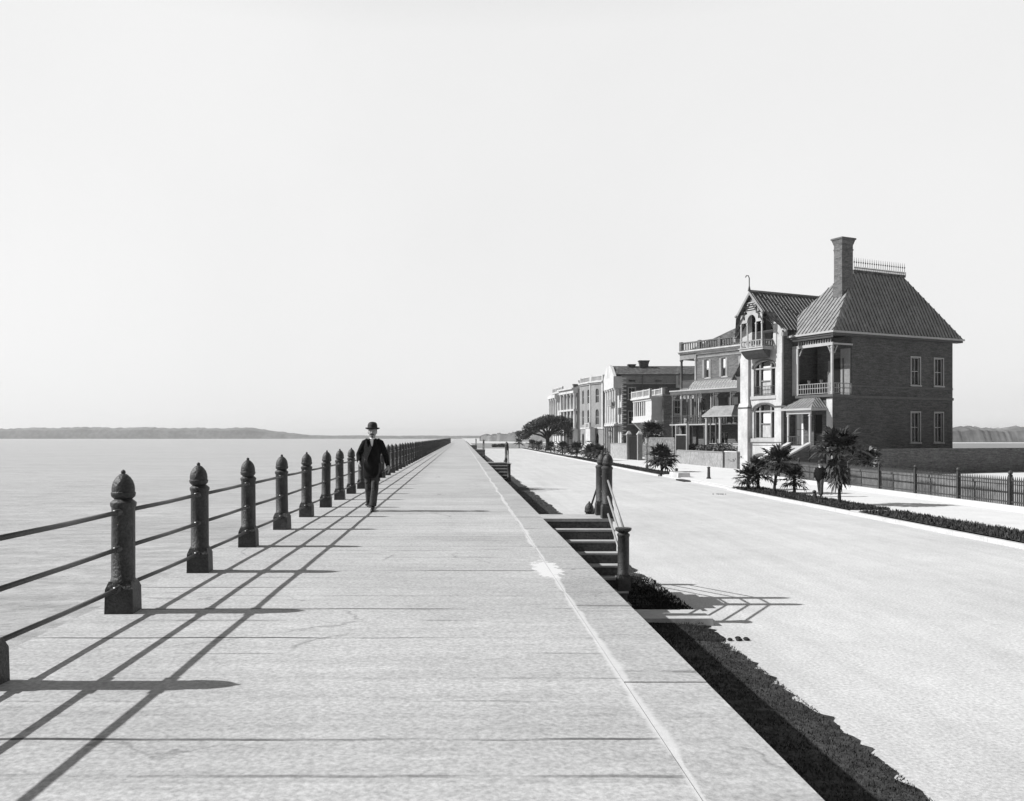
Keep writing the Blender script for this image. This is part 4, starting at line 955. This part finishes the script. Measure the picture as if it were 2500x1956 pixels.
# ------------------------------------------------------------------ two farthest houses of the row
C5 = thing('columned_house', 'ornate pale house with carved corner, second from the far end of the row', 'house', (24.58, 185, 0), R(-80))
hs = [(x, x+1.0, z, z+2.6, .4) for x in (-9.4, -6.9, -4.4, -1.9) for z in (2.0, 5.6, 9.6)]
w = wall(front_P(0), -10.4, 0, 0, 13.2, hs, 0.25); w.add([(0,0,0),(0,12,0),(0,12,13.2),(0,0,13.2)], [(0,1,2,3)]); w.add([(-10.4,0,0),(-10.4,12,0),(-10.4,12,13.2),(-10.4,0,13.2)], [(0,1,2,3)]); w.build('wall', 'stucco_dull', C5)
for h in hs: window(C5, front_P(0), *h[:4], sill=False)
for x in (-10.1, -7.6, -5.2, -2.7, -0.3): column(C5, x, -0.55, 4.8, 12.4, .3, 'stucco')
b = MB(); b.box(-10.6, .2, -1.0, 0, 12.4, 13.2); b.box(-10.8, .35, -1.4, 0, 13.2, 13.5); b.box(-10.5, .1, -.9, -.01, 8.6, 9.0); b.box(-10.5, .1, -.95, -.01, 4.4, 4.8)
for x in (-10.1, -7.6, -5.2, -2.7, -.3): b.box(x-.35, x+.35, -.9, -.01, 0, 4.4)
b.build('entablature', 'stucco', C5)
hip(C5, -10.4, 0, 0.2, 12, 13.2, -7, -3, 4, 8, 15.0, 'roof_dark'); chimney(C5, -8.4, -6.6, 3.0, 4.2, 13.4, 15.6, 'brick_dark')
C6 = thing('end_house', 'tall narrow house with white columns and roof balustrade, at the far end of the row', 'house', (23.77, 205, 0), R(-85))
hs = [(x, x+1.0, z, z+2.4, .4) for x in (-10.8, -8.0, -5.4, -2.4) for z in (1.8, 5.4, 9.4)]
w = wall(front_P(0), -12.2, 0, 0, 13.6, hs, 0.25); w.build('front_wall', 'stucco', C6)
w = wall(side_P(0), 0, 12, 0, 13.6, [(1.5,2.5,6,8),(1.5,2.5,10,12)], .2); w.add([(-12.2,0,0),(-12.2,12,0),(-12.2,12,13.6),(-12.2,0,13.6)], [(0,1,2,3)]); w.build('side_wall', 'brick_dark', C6)
for h in hs: window(C6, front_P(0), *h[:4], sill=False)
for c in (6, 10): window(C6, side_P(0), 1.5, 2.5, c, c+2)
for x in (-11.9, -9.5, -6.8, -4.0): column(C6, x, -0.8, 4.6, 12.4, .3, 'stucco')
b = MB(); b.box(-12.4, -3.4, -1.3, 0, 12.4, 13.2); b.box(-12.4, -3.4, -1.2, 0, 4.2, 4.6); b.box(-12.5, .2, -.3, 12.1, 13.6, 13.9); b.build('entablature', 'stucco', C6)
balustrade(C6, front_P(0), -12.2, 0, 13.9, 1.0, piers=4)
chimney(C6, -2.5, -1.5, 3, 4, 13.8, 15.6, 'brick_dark')

# ------------------------------------------------------------------ garden walls, gates, fence
def line_P(a, b):
    L = math.hypot(b[0]-a[0], b[1]-a[1]); ux, uy = (b[0]-a[0])/L, (b[1]-a[1])/L
    return L, (lambda s, z, d: (a[0]+ux*s-uy*d*-1*-1, a[1]+uy*s+ux*d*-1*-1, z))
def gwall(name, label, a, b, h, m, cap='stucco_dull', th=0.4, group=None):
    t = thing(name, label, 'wall', (a[0], a[1], 0.14), 0, group); L = math.hypot(b[0]-a[0], b[1]-a[1]); ang = math.atan2(b[1]-a[1], b[0]-a[0])
    mm = Matrix.Rotation(ang, 4, 'Z')
    MB(mm).box(0, L, -th/2, th/2, 0, h).build('wall', m, t); MB(mm).box(-.03, L+.03, -th/2-.05, th/2+.05, h, h+.1).build('coping', cap, t)
    return t
gwall('garden_wall', 'low plain grey garden wall before the verandah house', (24.1, 96.5), (24.85, 82.4), 1.42, 'wall_grey')
gwall('garden_wall', 'short white garden wall panel beside the stucco wing', (24.95, 82.1), (25.3, 79.6), 1.5, 'stucco_dull', 'stucco')
gwall('garden_wall', 'tall creeper covered garden wall before the portico villa', (22.9, 108.2), (24.0, 97.6), 2.75, 'wall_vine')
gwall('garden_wall', 'rough grey stone garden wall left of the dark gate', (20.9, 121.5), (21.6, 112.8), 2.0, 'seawall')
def pier(name, label, x, y, h, w, m, cat='pier', group=None):
    t = thing(name, label, cat, (x, y, 0.14), 0, group)
    MB().box(-w, w, -w, w, 0, h).build('shaft', m, t); b = MB(); b.box(-w*1.25, w*1.25, -w*1.25, w*1.25, h, h+.14); b.box(-w*1.05, w*1.05, -w*1.05, w*1.05, h+.14, h+.5, w*.7, w*.7); b.build('cap', 'stucco', t)
    return t
pier('gate_pier', 'left pale pier of the dark garden gate', 21.55, 112.4, 3.2, 0.28, 'stucco_dull', group=None)
pier('gate_pier', 'right pale pier of the dark garden gate', 22.25, 109.0, 3.2, 0.28, 'stucco_dull')
g = thing('garden_gate', 'tall dark garden gate between two pale piers', 'gate', (21.9, 110.7, 0.14), math.atan2(-3.4, .7))
b = MB(); b.box(-1.45, 1.45, -.05, .05, 0.05, 2.9); b.build('gate_leaf', 'door', g); b = MB()
for i in range(12): x = -1.35+2.7*i/11; b.tube([(x,0,2.9),(x,0,3.2)], [.03,.008], 4)
b.build('spikes', 'iron', g)
g = thing('garden_door', 'dark garden door in a white frame at the end of the creeper wall', 'door', (24.03, 97.0, 0.14), math.atan2(-4.0, .2))
b = MB(); b.box(-.55, -.4, -.12, .12, 0, 4.2); b.box(3.4, 3.55, -.12, .12, 1.45, 4.2); b.box(-.55, 3.55, -.12, .12, 4.2, 4.35); b.box(-.4, 3.4, -.08, .08, 3.1, 3.2); b.build('frame', 'trim', g)
MB().box(-.39, 3.39, -.04, .04, 1.46, 3.1).build('leaf', 'door', g); MB().box(-.39, 3.39, -.05, .05, 0, 1.44).build('base_wall', 'wall_grey', g)
# iron fence before the nearest house
fe = thing('iron_fence', 'iron picket fence on a stone plinth before the nearest house', 'fence', (21.7, 20, 0.15))
MB().box(-.14, .14, 0, 43.4, -.05, .22).build('plinth', 'kerb', fe)
b = MB(); b.box(-.02, .02, 0, 43.4, 1.16, 1.21); b.box(-.02, .02, 0, 43.4, .32, .37); b.build('fence_rail', 'iron', fe)
b = MB(); y = 0.06
while y < 43.4: b.box(-.012, .012, y-.012, y+.012, .22, 1.22); b.tube([(0,y,1.22),(0,y,1.36)], [.03,.004], 4); y += 0.125
b.build('pickets', 'iron', fe)
for k in range(12):
    b = MB(); yy = 3.6*k+.1; b.box(-.06,.06,yy-.06,yy+.06,.22,1.42); b.ball((0,yy,1.5),.09,8,6); b.build('fence_post', 'iron', fe)
gwall('garden_wall', 'brick garden wall running back beside the nearest house', (31.5, 66.5), (62, 80.5), 1.9, 'brick_mid', 'brick_mid')
gwall('garden_wall', 'low rendered wall standing behind the iron fence', (22.6, 20), (22.6, 57.5), 1.0, 'wall_grey')

# ------------------------------------------------------------------ street furniture along the verge
def gas_lamp(x, y, h, label):
    t = thing('gas_lamp', label, 'street lamp', (x, y, 0.14), 0, 'gas lamps along the verge')
    MB().lathe([(.14,0),(.14,.3),(.09,.38),(.06,.5),(.05,h*.6),(.04,h-.75),(.09,h-.72),(.05,h-.66)], n=10).build('lamp_post', 'iron', t, smooth=True)
    MB().box(-.22,.22,-.02,.02,h-.95,h-.91).build('ladder_bar', 'iron', t)
    b = MB(); b.lathe([(.10,h-.66),(.19,h-.2)], n=6); b.build('lantern_glass', 'trim', t)
    b = MB(); b.lathe([(.22,h-.2),(.21,h-.16),(.08,h-.03),(.05,h),(.02,h+.08)], n=6); b.build('lantern_roof', 'iron', t)
gas_lamp(17.0, 80.0, 3.0, 'gas lamp with pale lantern beside the wide spiky palmetto')
gas_lamp(17.0, 100.0, 3.75, 'taller gas lamp seen just above the nearest newel posts')
def short_post(x, y, h, r, label, lean=0.0):
    t = thing('hitching_post', label, 'post', (x, y, 0.15), 0)
    MB().lathe([(r*1.5,0),(r*1.5,.07),(r,.1),(r*.85,h-.14),(r*.6,h-.12)], n=10).build('shaft', 'iron', t, smooth=True)
    MB().ball((0,0,h-.06), (r*1.1,r*1.1,.08), 10, 7).build('knob', 'iron', t, smooth='all'); t.rotation_euler = (0, lean, 0)
short_post(16.3, 40.1, 0.46, 0.085, 'small leaning dark post on the verge by the walking person', -0.22)
short_post(16.5, 67.0, 0.5, 0.13, 'thick short dark post at the near end of the far verge')
short_post(17.25, 60.9, 0.82, 0.11, 'slim dark post standing on the open pavement near the white carriage block')
t = tag(MB().box(15.6, 16.5, 62.9, 65.6, 0.14, 0.46, .04, .04).build('carriage_block', 'stucco'), 'white stone carriage block at the kerb beside the thick short post', 'stone block')
t = thing('storm_drain', 'dark storm drain opening in the street by the kerb', 'drain', (15.45, 60.5, 0.0))
MB().box(-.32, .12, -1.1, 1.1, 0.004, .10).build('grate_frame', 'iron', t); MB().box(-.34, -.33, -1.0, 1.0, 0.01, .09).build('drain_mouth', 'void', t)

# ------------------------------------------------------------------ people
def person_body(loc, rz, label, P, mats, seed=1):
    """P: joint dict in metres (person faces -y); body is one remeshed skin, clothes are children"""
    t = MB()
    hd = Vector(P['head'])
    t.ball(hd, (0.078, 0.096, 0.115), 18, 14); t.ball(hd+Vector((0,-.012,-.065)), (0.058,0.07,0.06), 14, 10)
    t.tube([hd+Vector((0,-.085,.03)), hd+Vector((0,-.118,-.018)), hd+Vector((0,-.09,-.03))], [.010,.019,.012], 8)      # nose
    for sg in (-1, 1):
        t.ball(hd+Vector((sg*.080, .008, -.005)), (.014,.024,.034), 8, 6)                                                # ears
        t.ball(hd+Vector((sg*.031, -.088, .022)), (.016,.008,.008), 8, 6)                                                # eyelids
    t.tube([hd+Vector((-.035,-.087,.043)), hd+Vector((0,-.096,.040)), hd+Vector((.035,-.087,.043))], .010, 6)
    t.tube([hd+Vector((-.022,-.086,-.058)), hd+Vector((0,-.096,-.058)), hd+Vector((.022,-.086,-.058))], .009, 6)         # lips
    t.tube([Vector(P['neck'])-Vector((0,0,.06)), hd+Vector((0,.015,-.05))], [.062,.056], 12)
    t.tube([Vector(P['pelvis'])-Vector((0,0,.06)), P['pelvis'], P['waist'], P['chest'], P['neck']], [(.15,.10),(.165,.11),(.145,.105),(.175,.12),(.09,.075)], 14)
    for s in 'LR':
        t.tube([P['sh'+s], P['el'+s], P['wr'+s]], [.052,.042,.028], 10); t.tube([P['neck'], P['sh'+s]], [.06,.055], 10)
        t.tube([P['hip'+s], P['kn'+s], P['an'+s]], [.088,.058,.042], 12)
        w = Vector(P['wr'+s]); d = (w - Vector(P['el'+s])).normalized(); k = w + d*.045
        sd = Vector((0,-1,0)) if abs(d.y) < .8 else Vector((1,0,0)); sd = (sd-d*sd.dot(d)).normalized()
        inn = d.cross(sd) * (1 if s == 'L' else -1)
        t.tube([w-d*.01, w+d*.04, w+d*.085], [(.028,.020),(.020,.042),(.018,.040)], 10)
        for i, ln in enumerate((.072,.080,.076,.060)):
            b0 = w+d*.082 + sd*(.032-.021*i); m1 = b0+d*ln*.5+inn*.010; m2 = b0+d*ln*.92+inn*.036
            t.tube([b0, m1, m2], [.0095,.0088,.0072], 7)
        th = w+d*.02+sd*.034; t.tube([th, th+d*.04+sd*.022+inn*.012, th+d*.068+sd*.018+inn*.028], [.013,.011,.008], 7)
    o = t.build('person', 'skin', smooth='all', loc=loc); o.rotation_euler = (0,0,rz); tag(o, label, 'person')
    md = o.modifiers.new('join', 'REMESH'); md.mode = 'VOXEL'; md.voxel_size = 0.0062; md.use_smooth_shade = True
    s2 = o.modifiers.new('soft', 'SMOOTH'); s2.iterations = 3; s2.factor = 0.5
    return o
def cloth(b, name, m, par, vox=0.009, it=4):
    o = b.build(name, m, par, smooth='all'); md = o.modifiers.new('join', 'REMESH'); md.mode = 'VOXEL'; md.voxel_size = vox; md.use_smooth_shade = True
    s2 = o.modifiers.new('soft', 'SMOOTH'); s2.iterations = it; s2.factor = 0.5; return o
def shoe(par, an, heel_up, m='leather', yaw=0.0):
    mm = Matrix.Translation(Vector(an)) @ Matrix.Rotation(yaw, 4, 'Z') @ Matrix.Rotation(heel_up, 4, 'X')
    b = MB(mm); b.tube([(0,.055,-.055),(0,.0,-.05),(0,-.07,-.062),(0,-.14,-.072),(0,-.185,-.078)], [(.034,.045),(.04,.052),(.044,.040),(.045,.028),(.028,.018)], 12); b.tube([(0,.015,-.07),(0,.01,.04)], [.042,.046], 10)
    b.box(-.04,.04,-.2,.09,-.102,-.088); return cloth(b, 'shoe', m, par, 0.008, 2)
def bowler(par, c, s=1.0, tilt=0.0):
    mm = Matrix.Translation(Vector(c)) @ Matrix.Rotation(tilt, 4, 'X')
    prof = [(.090,.0),(.100,.0),(.128,.006),(.148,.020),(.152,.030),(.148,.034),(.126,.018),(.104,.012),(.103,.06),(.100,.09),(.086,.125),(.058,.146),(.02,.153)]
    m = MB(Matrix.Translation(Vector(c)) @ Matrix.Rotation(tilt, 4, 'X') @ Matrix.Diagonal((.96*s,1.10*s,s,1))); m.lathe(prof, n=28); return m.build('bowler_hat', 'felt', par, smooth='all')

# joints: x to the viewer's right, facing -y; z above the slabs
P1 = dict(head=(0.0,-.03,1.575), neck=(0,0,1.405), chest=(0.0,0.0,1.24), waist=(0.0,0.0,1.06), pelvis=(0.0,.01,.92),
          shL=(.165,.0,1.345), elL=(.262,.03,1.10), wrL=(.312,-.05,.895), shR=(-.165,.01,1.345), elR=(-.285,.08,1.12), wrR=(-.262,-.07,.985),
          hipL=(.085,0,.90), knL=(.055,-.10,.50), anL=(.015,-.11,.105), hipR=(-.085,.02,.90), knR=(-.085,.04,.50), anR=(-.085,.20,.16))
man = person_body((-1.78, 17.45, 1.582), 0.0, 'moustached man in black bowler hat and dark open coat walking along the promenade', P1, None)
b = MB()   # coat: torso and skirts, open at the front
b.tube([(0,.005,1.45),(0,.005,1.40),(0,.005,1.33),(0,.0,1.22),(0,.0,1.06),(0,.005,.94),(0,.01,.80),(0,.01,.67)], [(.075,.075),(.12,.10),(.175,.125),(.172,.145),(.152,.138),(.168,.150),(.186,.165),(.196,.172)], 24)
for s, sg in (('L',1),('R',-1)):
    sh, el, wr = Vector(P1['sh'+s]), Vector(P1['el'+s]), Vector(P1['wr'+s]); 
    b.tube([Vector((sg*.08,0,1.40)), sh+Vector((-sg*.01,0,.01)), sh+(el-sh)*.3, el, el+(wr-el)*.6, wr+(el-wr)*.02], [.065,.074,.070,.060,.052,.047], 12)
cloth(b, 'coat', 'suit', man, .009, 4)
b = MB()   # waistcoat panel showing between the coat fronts, offset to the viewer's left
b.prism([(-.125,1.40),(-.03,1.40),(.0,1.26),(-.06,1.12),(-.115,.98),(-.15,1.10),(-.155,1.28)], 'y', -.172, -.12); b.build('waistcoat', 'waist', man)
b = MB(); b.prism([(-.035,1.43),(.045,1.43),(.038,1.38),(.004,1.285),(-.03,1.36)], 'y', -.165, -.10); b.build('shirt_front', 'linen', man)
MB().tube([(0,-.02,1.418),(0,-.022,1.462)], [.060,.058], 16).build('collar', 'linen', man, smooth='all')
b = MB(); 
for sg in (-1,1): b.prism([(sg*.035,1.43),(sg*.085,1.40),(sg*.095,1.33),(sg*.045,1.22),(sg*.012,1.22)] if sg > 0 else [(-.10,1.41),(-.04,1.43),(-.035,1.33),(-.075,1.26)], 'y', -.172, -.145)
b.build('lapel', 'suit', man)
b = MB()
for s in 'LR':
    hp, kn, an = Vector(P1['hip'+s]), Vector(P1['kn'+s]), Vector(P1['an'+s])
    m1 = hp+(kn-hp)*.5; m2 = kn+(an-kn)*.5
    b.tube([hp+Vector((0,0,.06)), hp, m1, kn+Vector((0,0,.03)), kn-Vector((0,0,.05)), m2, an+Vector((0,0,.0))], [.10,.105,.092,.076,.074,.074,.072], 14)
    r = random.Random(ord(s))
    for k in range(7):
        q = kn+(an-kn)*(k/7-.2); a = r.uniform(-2.6,-.6); b.ball(q+Vector((math.cos(a)*.05, math.sin(a)*.05, 0)), (.035,.03,.018), 8, 6)
cloth(b, 'trousers', 'trouser', man, .009, 3)
shoe(man, P1['anL'], 0.0, yaw=.05); shoe(man, P1['anR'], -0.28, yaw=-.15)
bowler(man, (0,-.025,1.628), 1.0, -.04)
b = MB(); hd = Vector(P1['head'])
for i in range(7): a = R(-60+300*i/6); b.ball(hd+Vector((math.cos(a+R(60))*.070, math.sin(a+R(60))*.05+.045, .02)), (.022,.03,.05), 8, 6)
cloth(b, 'hair', 'hair', man, .008, 2)
b = MB(); b.tube([hd+Vector((-.045,-.078,-.062)), hd+Vector((-.015,-.102,-.040)), hd+Vector((.015,-.102,-.040)), hd+Vector((.045,-.078,-.062))], [.007,.012,.012,.007], 8); b.tube([hd+Vector((0,-.09,-.075)), hd+Vector((0,-.088,-.125))], [.016,.008], 8); b.build('moustache', 'moustache', man, smooth='all')
for sg in (-1,1): MB().ball(hd+Vector((sg*.031,-.0935,.020)), (.009,.004,.006), 8, 6).build('eye', 'leather', man)

P2 = dict(P1); P2.update(knL=(.10,-.16,.50), anL=(.12,-.30,.12), hipR=(-.085,.02,.90), knR=(-.06,.03,.50), anR=(-.05,.22,.14), elR=(-.25,.04,1.10), wrR=(-.22,-.12,.90), wrL=(.24,-.10,.88), elL=(.26,.05,1.10))
wk = person_body((17.55, 42.7, 0.15), R(-35), 'person in dark hat and dark jacket walking on the pavement beside the tallest palmetto', P2, None)
b = MB(); b.tube([(0,.005,1.45),(0,.005,1.38),(0,0,1.2),(0,0,1.04),(0,.01,.86),(0,.01,.78)], [(.075,.075),(.19,.12),(.215,.15),(.20,.145),(.21,.16),(.19,.15)], 20)
for s, sg in (('L',1),('R',-1)):
    sh, el, wr = Vector(P2['sh'+s]), Vector(P2['el'+s]), Vector(P2['wr'+s]); b.tube([Vector((sg*.08,0,1.39)), sh, el, wr], [.07,.08,.068,.054], 12)
cloth(b, 'jacket', 'suit', wk, .011, 3)
b = MB()
for s in 'LR':
    hp, kn, an = Vector(P2['hip'+s]), Vector(P2['kn'+s]), Vector(P2['an'+s]); b.tube([hp+Vector((0,0,.05)), hp, kn, an], [.10,.108,.085,.085], 12)
cloth(b, 'trousers', 'trouser', wk, .011, 3)
shoe(wk, P2['anL'], 0.12); shoe(wk, P2['anR'], -0.2)
m = MB(Matrix.Translation(Vector((0,-.02,1.64)))); m.lathe([(.09,0),(.16,-.01),(.19,.0),(.19,.012),(.13,.018),(.105,.03),(.10,.10),(.08,.125),(.02,.13)], n=20); m.build('brimmed_hat', 'felt', wk, smooth='all')
b = MB(); b.tube([(0,-.02,1.415),(0,-.02,1.46)], [.072,.067], 14); b.build('collar', 'linen', wk)

# ------------------------------------------------------------------ haze over the harbour
hm = bpy.data.materials.new('haze'); hm.use_nodes = True; ht = hm.node_tree; ht.nodes.clear()
vo = ht.nodes.new('ShaderNodeVolumePrincipled'); vo.inputs['Density'].default_value = 0.00018; vo.inputs['Color'].default_value = (1,1,1,1); vo.inputs['Anisotropy'].default_value = 0.3
ho = ht.nodes.new('ShaderNodeOutputMaterial'); ht.links.new(vo.outputs[0], ho.inputs['Volume'])
tag(MB().box(-9100, 9100, -100, 9100, -5, 60).build('haze', hm), 'thin pale haze over the harbour and the street', 'haze', kind='stuff')

def droppings(x, y, label, seed):
    r = random.Random(seed); b = MB()
    for _ in range(9): b.ball((r.gauss(0,.11), r.gauss(0,.05), .018), (r.uniform(.025,.05), r.uniform(.025,.045), .024), 8, 5)
    tag(b.build('droppings', 'bark', smooth='all', loc=(x, y, 0.0)), label, 'droppings')
droppings(4.15, 13.1, 'small dark droppings on the street near the railing shadow', 1)
droppings(13.8, 46.5, 'small dark droppings on the street by the pointed end of the verge', 2)
droppings(8.2, 50.0, 'small dark droppings in the middle of the street beyond the nearest newel posts', 3)
